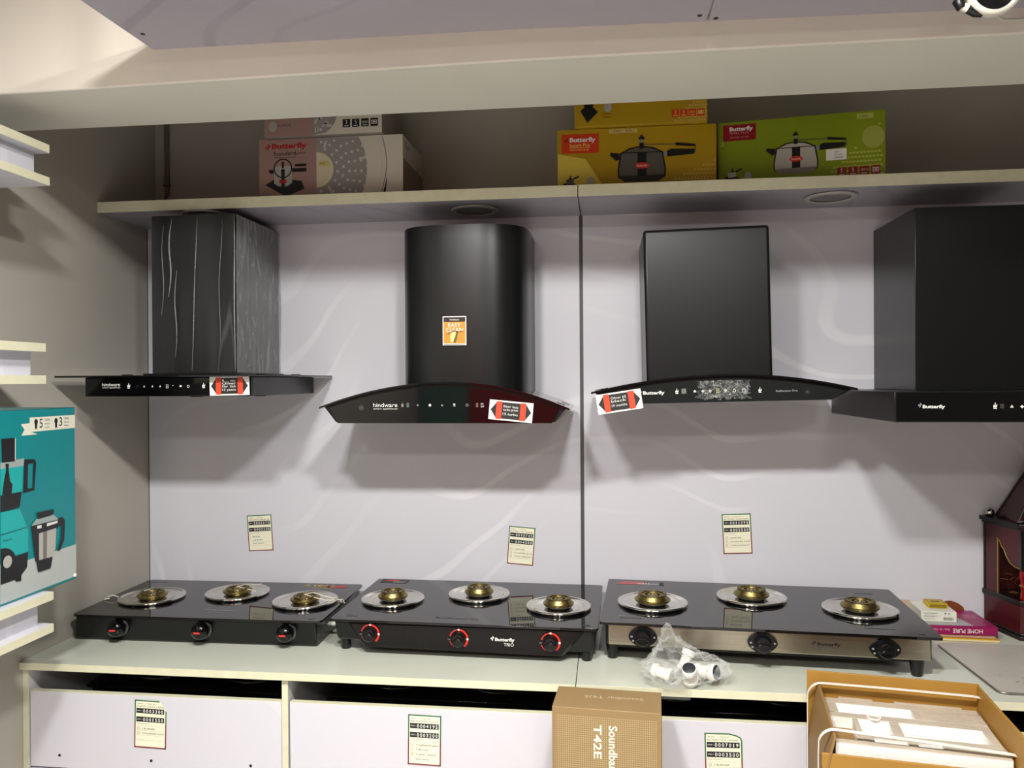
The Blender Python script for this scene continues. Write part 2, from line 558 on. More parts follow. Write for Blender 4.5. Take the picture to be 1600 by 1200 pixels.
MIX = [
    ('floor',[(0.2297,1.1262),(0.3245,1.1166),(0.5106,1.1197),(0.5102,1.0293),(0.2286,1.0270)]),
    ('cream',[(0.3028,1.4717),(0.3344,1.4724),(0.3340,1.4871),(0.5101,1.4868),(0.5097,1.4498),(0.3385,1.4491),(0.3152,1.4569)]),
    ('cream',[(0.3152,1.4569),(0.3385,1.4491),(0.3631,1.4416),(0.3044,1.4415)]),
    ('lidgrey',[(0.2326,1.3794),(0.2831,1.3823),(0.3135,1.3824),(0.3105,1.3630),(0.2324,1.3625)]),
    ('lightteal',[(0.2324,1.3635),(0.3091,1.3632),(0.3055,1.2975),(0.2317,1.2989)]),
    ('white',[(0.2805,1.4376),(0.2843,1.4374),(0.2837,1.3823),(0.2799,1.3827)]),
    ('black',[(0.2359,1.4389),(0.2816,1.4376),(0.2809,1.3785),(0.2378,1.3789)]),
    ('black',[(0.3135,1.3793),(0.3492,1.3772),(0.3555,1.3677),(0.3482,1.2957),(0.3069,1.2932),(0.3084,1.3023),(0.3410,1.3020),(0.3453,1.3677),(0.3261,1.3670),(0.3239,1.3022),(0.3084,1.3023)]),
    ('black',[(0.2482,1.3748),(0.2601,1.3745),(0.2592,1.3595),(0.2641,1.3286),(0.2716,1.3216),(0.2686,1.2976),(0.2369,1.2992),(0.2425,1.3294),(0.2507,1.3605)]),
    ('black',[(0.2317,1.2970),(0.3028,1.2979),(0.2954,1.2609),(0.2844,1.2586),(0.2312,1.2562)]),
    ('lightteal',[(0.2312,1.2562),(0.2953,1.2548),(0.3185,1.2073),(0.3240,1.1917),(0.3234,1.1377),(0.2299,1.1401)]),
    ('darkteal',[(0.2306,1.2012),(0.3185,1.2042),(0.3185,1.2017),(0.2305,1.1977)]),
    ('black',[(0.2302,1.1659),(0.2458,1.1646),(0.2616,1.1582),(0.2736,1.1475),(0.2802,1.1348),(0.3234,1.1387),(0.3187,1.0992),(0.2983,1.0834),(0.2982,1.0690),(0.2795,1.0713),(0.2769,1.0775),(0.2292,1.0766)]),
    ('metal',[(0.3629,1.1790),(0.4283,1.1817),(0.4245,1.1244),(0.4119,1.1054),(0.3621,1.1076)]),
    ('dark',[(0.3778,1.1793),(0.3928,1.1797),(0.3905,1.1070),(0.3769,1.1068)]),
    ('black',[(0.3336,1.2029),(0.3601,1.1870),(0.3621,1.1070),(0.3480,1.1066),(0.3407,1.1528)]),
    ('black',[(0.3336,1.2035),(0.4380,1.2019),(0.4362,1.1813),(0.3629,1.1790),(0.3397,1.1846)]),
    ('white',[(0.3558,1.2001),(0.3721,1.1992),(0.3714,1.1912),(0.3557,1.1920)]),
    ('white',[(0.3916,1.1999),(0.4364,1.2000),(0.4357,1.1941),(0.3915,1.1918)]),
    ('lidgrey',[(0.3531,1.2189),(0.4163,1.2199),(0.4371,1.2027),(0.3341,1.2034)]),
    ('black',[(0.3533,1.2348),(0.4181,1.2337),(0.4186,1.2260),(0.4117,1.2185),(0.3581,1.2166)]),
    ('black',[(0.4349,1.2068),(0.4540,1.2061),(0.4619,1.1943),(0.4587,1.1438),(0.4424,1.1180),(0.4291,1.1173),(0.4339,1.1246),(0.4454,1.1509),(0.4464,1.1860),(0.4300,1.1864)]),
    ('black',[(0.3504,1.1075),(0.4119,1.1054),(0.4038,1.0769),(0.3564,1.0771)]),
]
for i, (k, pts) in enumerate(MIX):
    A.poly(pts, AM[k], .5 * i)
A.ell(.2502, 1.1291, .015, .0158, AM['metal'], 13)
A.text('5', .3753 - .006, 1.4585, .024, AM['black'], 2, w=.012)
A.text('3', .4508 - .006, 1.4592, .024, AM['black'], 2, w=.012)
for x, z in ((.389, 1.478), (.4645, 1.4785)):
    A.text('YEAR', x, z - .0025, .0055, AM['black'], 2, w=.019)
    A.text('Warranty', x, z - .012, .0042, AM['black'], 2, w=.019)
    A.text('on motor' if x < .4 else 'Product', x, z - .021, .0042, AM['black'], 2, w=.018)
for x, z in ((.3567, 1.4745), (.4325, 1.4735)):
    A.ell(x, z, .0065, .008, AM['black'], 2)
    A.poly([(x - .004, z - .006), (x + .004, z - .006), (x + .004, z - .021), (x, z - .0165), (x - .004, z - .021)], AM['black'], 2)
A.text('Panasonic', .2508 - .014, 1.182, .005, AM['black'], 13, w=.030)
A.build('printed_picture', t)
# glint at the lower right corner, made as a small white dome
cl = mat('clear_tape', '#c9d4d2', .1)
m = M(); m.lathe([(0, .004), (.004, .003), (.005, 0)], P(-1.4995, .746, 1.033), white_paper, axis='x', seg=12); m.build('tape_glint', t, smooth=60)

# ================================================================== boxes on the long shelf
ZB = ZS1 + .001
def cooker(A, cx, cy, s, body, stripe, base=None, mount=black_ink, k=3):
    """pressure cooker picture; s = body half width"""
    # body
    A.poly([(cx - s * .88, cy + s * .62), (cx + s * .88, cy + s * .62), (cx + s * 1.0, cy - s * .1), (cx + s * .98, cy - s * .42), (cx + s * .7, cy - s * .60),
            (cx - s * .7, cy - s * .60), (cx - s * .98, cy - s * .42), (cx - s * 1.0, cy - s * .1)], black_ink, k)
    A.poly([(cx - s * .82, cy + s * .58), (cx + s * .82, cy + s * .58), (cx + s * .94, cy - s * .1), (cx + s * .92, cy - s * .38), (cx - s * .92, cy - s * .38), (cx - s * .94, cy - s * .1)], body, k + 1)
    if base:
        A.poly([(cx - s * .97, cy - s * .36), (cx + s * .97, cy - s * .36), (cx + s * .72, cy - s * .62), (cx - s * .72, cy - s * .62)], base, k + 1)
    A.rect(cx - s * .17, cy - s * .36, cx + s * .2, cy + s * .58, stripe, k + 2)
    # lid
    A.poly([(cx - s * .88, cy + s * .60), (cx - s * .5, cy + s * .80), (cx, cy + s * .88), (cx + s * .5, cy + s * .80), (cx + s * .88, cy + s * .60)], black_ink, k)
    A.poly([(cx - s * .74, cy + s * .62), (cx - s * .4, cy + s * .76), (cx, cy + s * .82), (cx + s * .4, cy + s * .76), (cx + s * .74, cy + s * .62)], body, k + 1)
    A.rect(cx - s * .09, cy + s * .75, cx + s * .09, cy + s * 1.0, black_ink, k + 2)
    A.rect(cx - s * .07, cy + s * 1.0, cx + s * .07, cy + s * 1.16, grey_ink, k + 2)
    A.rect(cx - s * .12, cy + s * 1.14, cx + s * .12, cy + s * 1.24, black_ink, k + 3)
    A.rect(cx - s * .05, cy + s * 1.2, cx + s * .05, cy + s * 1.32, black_ink, k + 2)
    # helper handle, long handles
    A.poly([(cx - s * .9, cy + s * .58), (cx - s * 1.28, cy + s * .64), (cx - s * 1.32, cy + s * .52), (cx - s * 1.05, cy + s * .28), (cx - s * .92, cy + s * .34)], black_ink, k + 2)
    A.line([(cx, cy + s * .93), (cx + s * 1.45, cy + s * .88)], s * .035, dgrey_ink, k + 2)
    A.poly([(cx + s * 1.4, cy + s * .83), (cx + s * 2.2, cy + s * .76), (cx + s * 2.2, cy + s * .86), (cx + s * 1.4, cy + s * .96)], black_ink, k + 2)
    A.poly([(cx + s * 1.05, cy + s * .38), (cx + s * 2.15, cy + s * .46), (cx + s * 2.18, cy + s * .66), (cx + s * 1.2, cy + s * .70), (cx + s * 1.05, cy + s * .62)], black_ink, k + 2)
    A.rect(cx + s * .9, cy + s * .42, cx + s * 1.06, cy + s * .6, grey_ink, k + 1)
    A.line([(cx + s * 2.2, cy + s * .8), (cx + s * 2.2, cy + s * .5)], s * .03, dgrey_ink, k + 2)
    A.ell(cx + s * .02, cy + s * .05, s * .3, s * .13, mat('logo_red', '#d8322a', .4), k + 3)
    A.text('Butterfly', cx + s * .02, cy + s * .005, s * .09, white_ink, k + 4, w=s * .42, align='c')


def butterfly_mark(A, x, y, s, m, k):
    A.poly([(x, y), (x + s * .45, y - s * .15), (x + s * .35, y + s * .5)], m, k)
    A.poly([(x + s * .5, y - s * .15), (x + s * .55, y + s * .75), (x + s * .95, y + s * .35), (x + s * .7, y)], m, k)
    A.poly([(x + s * .3, y - s * .2), (x + s * .7, y - s * .15), (x + s * .5, y - s * .5)], m, k)


def stove_icon(A, x, y, s, body, k=3):
    A.poly([(x - s, y), (x - s * .1, y - s * .75), (x + s, y - s * .3), (x + s * .1, y + s * .35)], black_ink, k)
    A.poly([(x - s * .55, y + s * .55), (x + s * .35, y + s * .6), (x + s * .42, y + s * .05), (x - s * .5, y - s * .05)], body, k + 1)
    A.poly([(x - s * .45, y + s * .55), (x, y + s * .78), (x + s * .3, y + s * .6)], black_ink, k + 2)
    A.poly([(x + s * .3, y + s * .5), (x + s * 1.0, y + s * .8), (x + s * 1.0, y + s * 1.0), (x + s * .35, y + s * .75)], black_ink, k + 1)
    A.rect(x - s * .1, y + s * .7, x + s * .02, y + s * 1.05, black_ink, k + 2)


def badges(A, x, y, s, gap, m, ink, k=3, first='3'):
    for i, tx in enumerate((first, '5', 'ISO', '')):
        A.rect(x + i * gap, y, x + i * gap + s, y + s * 1.05, m, k)
        if tx:
            A.text(tx, x + i * gap + s / 2, y + s * (.42 if len(tx) == 1 else .45), s * (.48 if len(tx) == 1 else .3), ink, k + 1, align='c', w=None if len(tx) == 1 else s * .7)
            A.rect(x + i * gap + s * .2, y + s * .15, x + i * gap + s * .8, y + s * .24, ink, k + 1)
        else:
            A.frame(x + i * gap + s * .15, y + s * .3, x + i * gap + s * .85, y + s * .8, s * .09, ink, k + 1)
            A.rect(x + i * gap + s * .35, y + s * .45, x + i * gap + s * .65, y + s * .65, ink, k + 1)


def packet(name, label, x0, x1, d0, d1, z0, z1, body, rot=0, pivot=None):
    t = thing(name, label, 'box', pivot or P((x0 + x1) / 2, d1, z0), rotz=rot, group=None)
    m = M(); m.box(x0, x1, d0, d1, z0, z1, body); m.build('carton_body', t, bevel=.0012)
    return t


# white and mauve cooker box
wc = mat('white_card', '#c9c2b4', .4, vary=.04, vscale=10)
mauve = mat('mauve_print', '#a3837b', .4)
mgrey = mat('print_mid_grey', '#97928f', .4)
lgrey = mat('print_light_dot', '#c8c4bd', .4)
lid_red = mat('logo_dark_red', '#b01f22', .4)
x0, x1, z0, z1 = -1.1807, -.675, ZB, 2.4060
t = packet('cooker_carton', 'white and mauve pressure cooker carton on the shelf above the left hoods', x0, x1, -.045, .23, z0, z1, wc)
A = Art(P(x0, .23, z0), X, Z)
W, H = x1 - x0, z1 - z0
A.rect(.001, .001, W * .405, H - .001, mauve, 0)
A.rect(W * .405, .001, W - .001, H - .001, mat('white_print', '#d3ccbe', .4), 0)
# steamer plate: grey half disc with dots and slots
cx, cy, rr = W * .405, H * .47, H * .93
pts = [(cx, .001)]
for i in range(33):
    a = R(-90 + 180 * i / 32)
    px, py = cx + rr * .92 * math.cos(a), cy + rr * math.sin(a)
    if .001 < py < H - .001:
        pts.append((px, py))
pts.append((cx, H - .001))
A.poly(pts, mgrey, 1)
A.arc(cx, cy, 0, H * .29, -90, 90, mat('print_cream2', '#d8cfb2', .4), 2)
for ring_i, (r_, n_) in enumerate([(.36, 7), (.46, 9), (.56, 11), (.66, 12), (.76, 13), (.86, 15)]):
    for i in range(n_):
        a = R(-84 + 168 * (i + .5 * (ring_i % 2) + .25) / n_)
        px, py = cx + H * r_ * math.cos(a), cy + H * r_ * math.sin(a)
        if .008 < py < H - .008 and px > cx + .004:
            A.ell(px, py, .0048, .0048, lgrey, 2, seg=10)
for a, r_ in ((70, .44), (12, .8), (-55, .42)):
    px, py = cx + H * r_ * math.cos(R(a)), cy + H * r_ * math.sin(R(a))
    dx, dy = .012 * math.cos(R(a)), .012 * math.sin(R(a))
    A.line([(px - dx, py - dy), (px + dx, py + dy)], .008, lgrey, 3)
A.rect(cx + .008, cy + .012, cx + .045, cy + .030, mat('yellow_note', '#cfc27c', .5), 3)
A.text('4795', cx + .012, cy + .018, .006, black_ink, 4)
for q, (ax, wd, mt) in enumerate([(W * .89, .004, mgrey), (W * .86, .002, lgrey)]):
    A.line([(ax - .03 * (1 - (i / 10)) ** 2 * 0 - .028 * abs(i / 10 - .55) ** 1.6 * 2, .004 + (H - .008) * i / 10) for i in range(11)], wd, mt, 1)
A.poly([(W * .855, .001), (W * .878, .001), (W * .888, H * .2), (W * .889, H * .36), (W * .88, H * .2)], black_ink, 1)
butterfly_mark(A, W * .045, H * .86, .020, lid_red, 2)
A.text('Butterfly', W * .092, H * .845, .0175, lid_red, 2, w=W * .245, bold=.03)
A.text('Standard', W * .105, H * .73, .014, black_ink, 2, w=W * .155)
A.text('plus', W * .27, H * .745, .007, black_ink, 2, w=W * .06)
A.rect(W * .11, H * .69, W * .26, H * .70, dgrey_ink, 2)
# cooker on its black hob
A.poly([(W * .045, H * .25), (W * .19, H * .05), (W * .32, H * .17), (W * .30, H * .30), (W * .12, H * .36)], black_ink, 2)
A.rect(W * .178, .002, W * .19, H * .12, black_ink, 3)
A.poly([(W * .105, H * .52), (W * .235, H * .52), (W * .233, H * .27), (W * .20, H * .22), (W * .14, H * .22), (W * .107, H * .27)], mat('print_metal', '#a9a8a0'), 4)
A.rect(W * .158, H * .22, W * .182, H * .5, black_ink, 5)
A.ell((W * .17), H * .515, W * .066, H * .045, mat('print_metal', '#a9a8a0'), 5)
A.arc(W * .17, H * .515, W * .058, W * .066, 0, 360, black_ink, 6)
A.rect(W * .163, H * .52, W * .177, H * .62, black_ink, 7)
A.rect(W * .145, H * .275, W * .195, H * .33, lid_red, 6)
A.poly([(W * .105, H * .49), (W * .07, H * .5), (W * .075, H * .44), (W * .105, H * .43)], black_ink, 5)
A.rect(W * .235, H * .45, W * .335, H * .51, black_ink, 5)
A.rect(W * .255, H * .54, W * .335, H * .58, black_ink, 5)
A.build('printed_front', t)
A = Art(P(x1, .23, z0), Y, Z)
A.rect(.003, .001, .272, H * .62, mat('print_brown', '#86786e', .4), 0)
A.rect(.20, H * .5, .215, H * .7, mgrey, 1)
A.arc(.06, H * .93, .020, .024, 180, 360, dgrey_ink, 1)
A.build('printed_side', t)

x0, x1, z0, z1 = -1.1521, -.7402, 2.4075, 2.60
t = packet('cooker_carton', 'second mauve pressure cooker carton lying on the white one, half hidden by the beam', x0, x1, 0, .25, z0, z1, mat('grey_card', '#8d8681', .4))
A = Art(P(x0, .25, z0), X, Z); W, H = x1 - x0, z1 - z0
A.rect(.001, .001, W * .42, H - .001, mauve, 0); A.rect(W * .42, .001, W - .001, H - .001, mat('white_print', '#d3ccbe'), 0)
A.poly([(W * .42, .001)] + [(W * .42 + .085 * math.cos(R(a)), .08 + .085 * math.sin(R(a))) for a in range(-60, 90, 8)] + [(W * .42, .165)], mgrey, 1)
for i in range(26):
    px, py = W * .42 + random.uniform(.006, .07), random.uniform(.006, .09)
    if (px - W * .42) ** 2 + (py - .08) ** 2 < .0064:
        A.ell(px, py, .0045, .0045, lgrey, 2, seg=10)
badges(A, W * .67, .022, .026, .032, black_ink, white_ink, 2)
A.ell(W * .075, .035, .015, .018, mat('print_metal', '#a9a8a0'), 2)
A.text('SUPREME', W * .12, .034, .008, dgrey_ink, 2)
A.build('printed_front', t)

# yellow boxes
yel = mat('yellow_card', '#b5931a', .32, vary=.14, vscale=4)
ylt = mat('print_pale_yellow', '#d9c24e', .35)
ored = mat('print_orange_red', '#cc3d1e', .35)
dot = mat('print_tan_dot', '#c9a650', .35)
x0, x1, z0, z1 = -.1575, .3515, ZB, 2.3940
t = packet('cooker_carton', 'large yellow pressure cooker carton on the shelf, under another yellow carton', x0, x1, -.04, .23, z0, z1, yel)
A = Art(P(x0, .23, z0), X, Z); W, H = x1 - x0, z1 - z0
A.poly([(0.002, .002), (W * .3, .002), (W * .18, H * .5), (0.002, H * .6)], ylt, 0)
A.rect(W * .028, H * .60, W * .265, H * .92, ored, 1)
butterfly_mark(A, W * .045, H * .81, .014, maroon_ink, 2)
A.text('Butterfly', W * .08, H * .79, .014, white_ink, 2, w=W * .165, bold=.03)
A.text('Superb Plus', W * .078, H * .71, .0105, mat('yellow_ink', '#f0d86a'), 2, w=W * .13)
A.rect(W * .078, H * .69, W * .21, H * .697, mat('yellow_ink', '#f0d86a'), 2)
A.text('INDUCTION BASE', W * .08, H * .645, .005, mat('yellow_ink', '#f0d86a'), 2, w=W * .12)
A.rect(W * .33, H * .905, W * .51, H * .975, mat('note_tan', '#c8b06a', .5), 1)
A.text('SSPL - 6.5L', W * .36, H * .925, .007, dgrey_ink, 2, w=W * .12)
cooker(A, W * .535, H * .335, W * .152, mat('print_cooker_grey', '#5b5850', .3), black_ink, base=mat('print_dark_base', '#2c2c28'))
for i in range(16):
    for j in range(6):
        px, py = W * (.68 + .02 * i), H * (.05 + .07 * j)
        if py < H * (.02 + .022 * i) + .01:
            A.ell(px + (.004 if j % 2 else 0), py, .0042, .0042, dot, 1, seg=8)
stove_icon(A, W * .085, H * .09, W * .052, mat('print_cooker_grey', '#5b5850'))
A.ell(W * .212, H * .13, .012, .015, mat('print_metal', '#a9a8a0'), 2)
A.rect(W * .185, H * .045, W * .235, H * .06, black_ink, 2)
A.build('printed_front', t)

x0, x1, z0, z1 = -.1000, .3210, 2.3955, 2.585
t = packet('cooker_carton', 'yellow pressure cooker carton on top of another yellow carton, top cut off by the beam', x0, x1, -.03, .25, z0, z1, yel)
A = Art(P(x0, .25, z0), X, Z); W, H = x1 - x0, z1 - z0
for i in range(12):
    for j in range(9):
        px, py = W * (.76 + .02 * i), .006 + .0095 * j
        if py < .012 + .007 * i * 1.2 and px < W - .006:
            A.ell(px + (.004 if j % 2 else 0), py, .004, .004, dot, 1, seg=8)
badges(A, W * .735, .018, .023, .0265, ored, mat('yellow_ink', '#f0d86a'), 2)
cooker(A, W * .49, .125, W * .155, mat('print_cooker_grey', '#5b5850'), black_ink)
A.poly([(W * .045, .05), (W * .1, .012), (W * .18, .045), (W * .11, .075)], black_ink, 2)
A.poly([(W * .07, .066), (W * .1, .088), (W * .16, .085), (W * .13, .05)], black_ink, 3)
A.ell(W * .255, .058, .0125, .015, mat('print_metal', '#a9a8a0'), 2)
A.text('SUITABLE', W * .215, .037, .004, black_ink, 2)
A.text('INDUCTION', W * .215, .031, .004, ored, 2)
A.text('COOKTOP', W * .215, .025, .004, black_ink, 2)
A.build('printed_front', t)

# green box, turned a little
grn = mat('green_card', '#84951c', .32, vary=.12, vscale=4)
gdot = mat('print_pale_green', '#b3bd58', .35)
dred = mat('print_deep_red', '#8f1420', .35)
x0, x1, z0, z1 = .3605, .8585, ZB, 2.4035
t = packet('cooker_carton', 'bright green pressure cooker carton on the shelf, right of the yellow ones', x0, x1, -.08, .2, z0, z1, grn, rot=R(-7.6), pivot=P(.3605, .2, ZB))
A = Art(P(x0, .2, z0), X, Z); W, H = x1 - x0, z1 - z0
A.rect(W * .032, H * .70, W * .235, H * .95, dred, 1)
A.text('Butterfly', W * .072, H * .855, .0125, white_ink, 2, w=W * .145, bold=.03)
A.text('PEARL PLUS', W * .072, H * .80, .0085, mat('pink_ink', '#c58a8c'), 2, w=W * .12)
A.text('PRESSURE COOKER', W * .075, H * .74, .005, mat('pink_ink', '#c58a8c'), 2, w=W * .115)
for i in range(10):
    A.line([(W * (.01 + .012 * i), H * .62), (W * (.0 + .03), H * (.66 + .03 * i))], .0022, gdot, 0) if i < 3 else None
cooker(A, W * .475, H * .33, W * .135, mat('print_steel_light', '#b9b6ab', .3), black_ink, base=mat('print_steel_base', '#857f79'))
for i in range(17):
    for j in range(12):
        px, py = W * (.66 + .021 * i) + (.005 if j % 2 else 0), H * (.04 + .068 * j)
        if px > W - .008 or py > H - .01: continue
        lim = H * (.08 + .052 * i)
        if py < lim and not (px > W * .84 and H * .42 < py < H * .75):
            A.ell(px, py, .0048, .0034, gdot, 1, seg=8)
A.ell(W * .93, H * .60, W * .065, H * .17, mat('print_green_hl', '#a3ae52', .35), 1)
A.rect(W * .655, H * .285, W * .775, H * .455, white_paper, 6)
A.text('Size', W * .705, H * .40, .006, dgrey_ink, 7)
A.text('(5 Ltr)', W * .705, H * .355, .006, dgrey_ink, 7)
A.text('DN226', W * .705, H * .31, .006, dgrey_ink, 7)
A.rect(W * .835, H * .885, W * .93, H * .965, gdot, 2)
A.text('STARPL', W * .845, H * .905, .006, dgrey_ink, 3)
badges(A, W * .72, H * .035, .026, .0325, mat('badge_red', '#9a2a20', .35), white_ink, 4, first='5')
stove_icon(A, W * .09, H * .13, W * .055, mat('print_steel_light', '#b9b6ab'))
A.ell(W * .185, H * .13, .011, .014, mat('print_metal', '#a9a8a0'), 2)
A.build('printed_front', t)

# ================================================================== chimney hoods
def hand_icon(A, x, y, s, m, k=1):
    A.start('touch_icon')
    A.poly([(x - s * .4, y - s * .3), (x + s * .3, y - s * .3), (x + s * .45, y + s * .3), (x + s * .3, y + s * .35), (x + s * .2, y + s * .05), (x + s * .05, y + s * .1),
            (x + s * .1, y + s * .7), (x - s * .05, y + s * .75), (x - s * .15, y + s * .1), (x - s * .35, y + s * .25)], m, k)
    A.rect(x - s * .35, y - s * .62, x + s * .35, y - s * .42, m, k)


def fan_icon(A, x, y, s, m, k=1, n=3):
    A.start('touch_icon')
    for i in range(n):
        a = R(90 + 360 * i / n)
        A.ell(x + s * .5 * math.cos(a), y + s * .5 * math.sin(a), s * .38, s * .38, m, k, seg=10)
    A.ell(x, y, s * .16, s * .16, m, k, seg=8)


def price_sticker(A, x, y, w, h, rot, lines, k=3):
    """white card with black hexagon and two orange bars; A frame, centre x,y"""
    ca, sa = math.cos(R(rot)), math.sin(R(rot))
    def T(pts):
        return [(x + a * ca - b * sa, y + a * sa + b * ca) for a, b in pts]
    W, H = w / 2, h / 2
    A.poly(T([(-W, -H), (W, -H), (W, H), (-W, H)]), white_paper, k)
    A.poly(T([(-W * .93, 0), (-W * .66, -H * .84), (W * .66, -H * .84), (W * .93, 0), (W * .66, H * .84), (-W * .66, H * .84)]), mat('sticker_black', '#2a2a28', .45), k + 1)
    for s_ in (-1, 1):
        A.poly(T([(s_ * W * .68, -H * .9), (s_ * W * .42, -H * .9), (s_ * W * .42, H * .9), (s_ * W * .68, H * .9)][::s_]), orange_ink, k + 2)
    for i, (tx, yy) in enumerate(lines):
        px, py = T([(-W * .36, H * yy)])[0]
        A.text(tx, px, py, H * .25, white_ink, k + 3, rot=rot, w=W * .68)


def label_thing(name, label, cat, o, ux, uy, draw, group=None):
    A = Art(o, ux, uy); draw(A)
    ob = A.build(name, origin=o)
    return tag(ob, label, cat, group)


# ---- hood wrapped in film, far left
t = thing('chimney_hood', 'black chimney hood with duct wrapped in clear plastic film and flat glass canopy', 'cooker hood', P(-1.36, 0, 1.53))
m = M(); m.box(-1.5066, -1.2123, 0.001, .3456, 1.600, 2.132, black_satin); m.build('duct', t, bevel=.003)
m = M(); m.box(-1.53, -1.195, .002, .362, 1.5995, 1.6075, black_plain); m.build('duct_collar', t, bevel=.002)
m = M(); m.box(-1.7067, -1.0042, .012, .55, 1.5935, 1.5995, black_glass); m.build('glass_canopy', t, bevel=.0015)
m = M(); m.box(-1.6256, -1.0797, .002, .509, 1.5340, 1.5935, mat('black_satin_body', '#26272a', .30)); hb = m.build('body', t, bevel=.002)
for x, d in ((-1.33, .38), (-1.16, .28)):
    m = M(); m.lathe([(0, -.005), (.018, -.005), (.022, 0)], P(x, d, 1.5340), black_plain, seg=24); m.build('lamp_cover', hb, smooth=40)
for x, d in ((-1.56, .40), (-1.56, .12), (-1.10, .12), (-1.10, .40)):
    m = M(); m.box(x - .015, x + .015, d - .01, d + .01, 1.5995, 1.604, black_plain); m.build('glass_clip', t, bevel=.002)
m = M(); m.box(-1.6256, -1.0800, .509, .519, 1.5340, 1.5935, black_gloss); cp = m.build('control_panel', t, bevel=.003)
A = Art(P(-1.6256, .519, 1.534), X, Z)
q = lambda u: u + 1.6256
A.start('brand_lettering'); A.text('hindware', q(-1.567), .0325, .0105, white_ink, 0, w=.060)
A.text('smart appliances', q(-1.5665), .0262, .0042, white_ink, 0, w=.060)
hand_icon(A, q(-1.4785), .0325, .012, white_ink, 0)
A.start('status_display'); A.rect(q(-1.4545), .0275, q(-1.4445), .0365, mat('display_dark', '#15171c', .2), 0)
for x in (-1.4272, -1.3997, -1.3743):
    fan_icon(A, q(x), .0308, .0035, white_ink, 0)
A.start('digit_display'); A.frame(q(-1.3551), .0255, q(-1.3470), .0365, .0012, mat('pale_ink', '#cfd6cf'), 0); A.rect(q(-1.3551), .0305, q(-1.3470), .0315, mat('pale_ink', '#cfd6cf'), 0)
A.start('touch_icon'); A.ell(q(-1.3322), .0335, .002, .001, white_ink, 0, seg=8)
A.start('touch_icon'); A.ell(q(-1.307), .0315, .0042, .0028, white_ink, 0, seg=12)
A.start('touch_icon'); A.arc(q(-1.2819), .0305, .003, .0042, 0, 360, white_ink, 0)
hand_icon(A, q(-1.2318), .0325, .012, white_ink, 0)
A.build('lettering', cp)
# film around the duct
def film_mat(name, lo, hi, scale, creases, crease_fac, w=.02):
    mm = bpy.data.materials.new(name); mm.use_nodes = True
    nt = mm.node_tree; nt.nodes.clear()
    N = nt.nodes.new; Lk = nt.links.new
    out = N('ShaderNodeOutputMaterial'); mix = N('ShaderNodeMixShader'); tr = N('ShaderNodeBsdfTransparent')
    pb = N('ShaderNodeBsdfPrincipled'); pb.inputs['Base Color'].default_value = (.50, .52, .51, 1); pb.inputs['Roughness'].default_value = .25
    tc = N('ShaderNodeTexCoord')
    mp = N('ShaderNodeMapping'); mp.inputs['Scale'].default_value = scale
    nz = N('ShaderNodeTexNoise'); nz.inputs['Scale'].default_value = 1.0; nz.inputs['Detail'].default_value = 3
    rp = N('ShaderNodeMapRange'); rp.inputs['From Min'].default_value = .35; rp.inputs['From Max'].default_value = .7
    rp.inputs['To Min'].default_value = lo; rp.inputs['To Max'].default_value = hi
    Lk(tc.outputs['Object'], mp.inputs[0]); Lk(mp.outputs[0], nz.inputs['Vector']); Lk(nz.outputs['Fac'], rp.inputs['Value'])
    acc = rp.outputs[0]
    for k, (sc, ds, off) in enumerate(creases):
        m2 = N('ShaderNodeMapping'); m2.inputs['Scale'].default_value = sc; m2.inputs['Location'].default_value = (off, off * 2, off)
        n2 = N('ShaderNodeTexNoise'); n2.inputs['Scale'].default_value = 1.0; n2.inputs['Detail'].default_value = 1.5; n2.inputs['Distortion'].default_value = ds
        Lk(tc.outputs['Object'], m2.inputs[0]); Lk(m2.outputs[0], n2.inputs['Vector'])
        s1 = N('ShaderNodeMath'); s1.operation = 'SUBTRACT'; s1.inputs[1].default_value = .5; Lk(n2.outputs['Fac'], s1.inputs[0])
        s2 = N('ShaderNodeMath'); s2.operation = 'ABSOLUTE'; Lk(s1.outputs[0], s2.inputs[0])
        s3 = N('ShaderNodeMapRange'); s3.inputs['From Min'].default_value = 0; s3.inputs['From Max'].default_value = w
        s3.inputs['To Min'].default_value = crease_fac; s3.inputs['To Max'].default_value = 0; Lk(s2.outputs[0], s3.inputs['Value'])
        ad = N('ShaderNodeMath'); ad.operation = 'ADD'; ad.use_clamp = True; Lk(acc, ad.inputs[0]); Lk(s3.outputs[0], ad.inputs[1]); acc = ad.outputs[0]
    Lk(acc, mix.inputs['Fac']); Lk(tr.outputs[0], mix.inputs[1]); Lk(pb.outputs[0], mix.inputs[2]); Lk(mix.outputs[0], out.inputs['Surface'])
    return mm
film = film_mat('clear_plastic_film', .01, .05, (16, 8, 1.0), [((7, 7, .30), .0, 4.)], .10, .006)
film_side = film_mat('hazy_plastic_film', .30, .44, (6, 6, 1.5), [((16, 16, 2.2), .5, 2.), ((26, 26, 5.), .5, 7.)], .22, .022)
film_crumple2 = film_mat('creased_film_edge', .35, .6, (20, 20, 9), [((30, 30, 20.), 0, 1.)], .2, .02)
film_crumple = film_mat('crumpled_film', .03, .16, (50, 50, 60), [((38, 38, 55), 1., 2.), ((70, 70, 80), 1., 5.)], .40, .03)
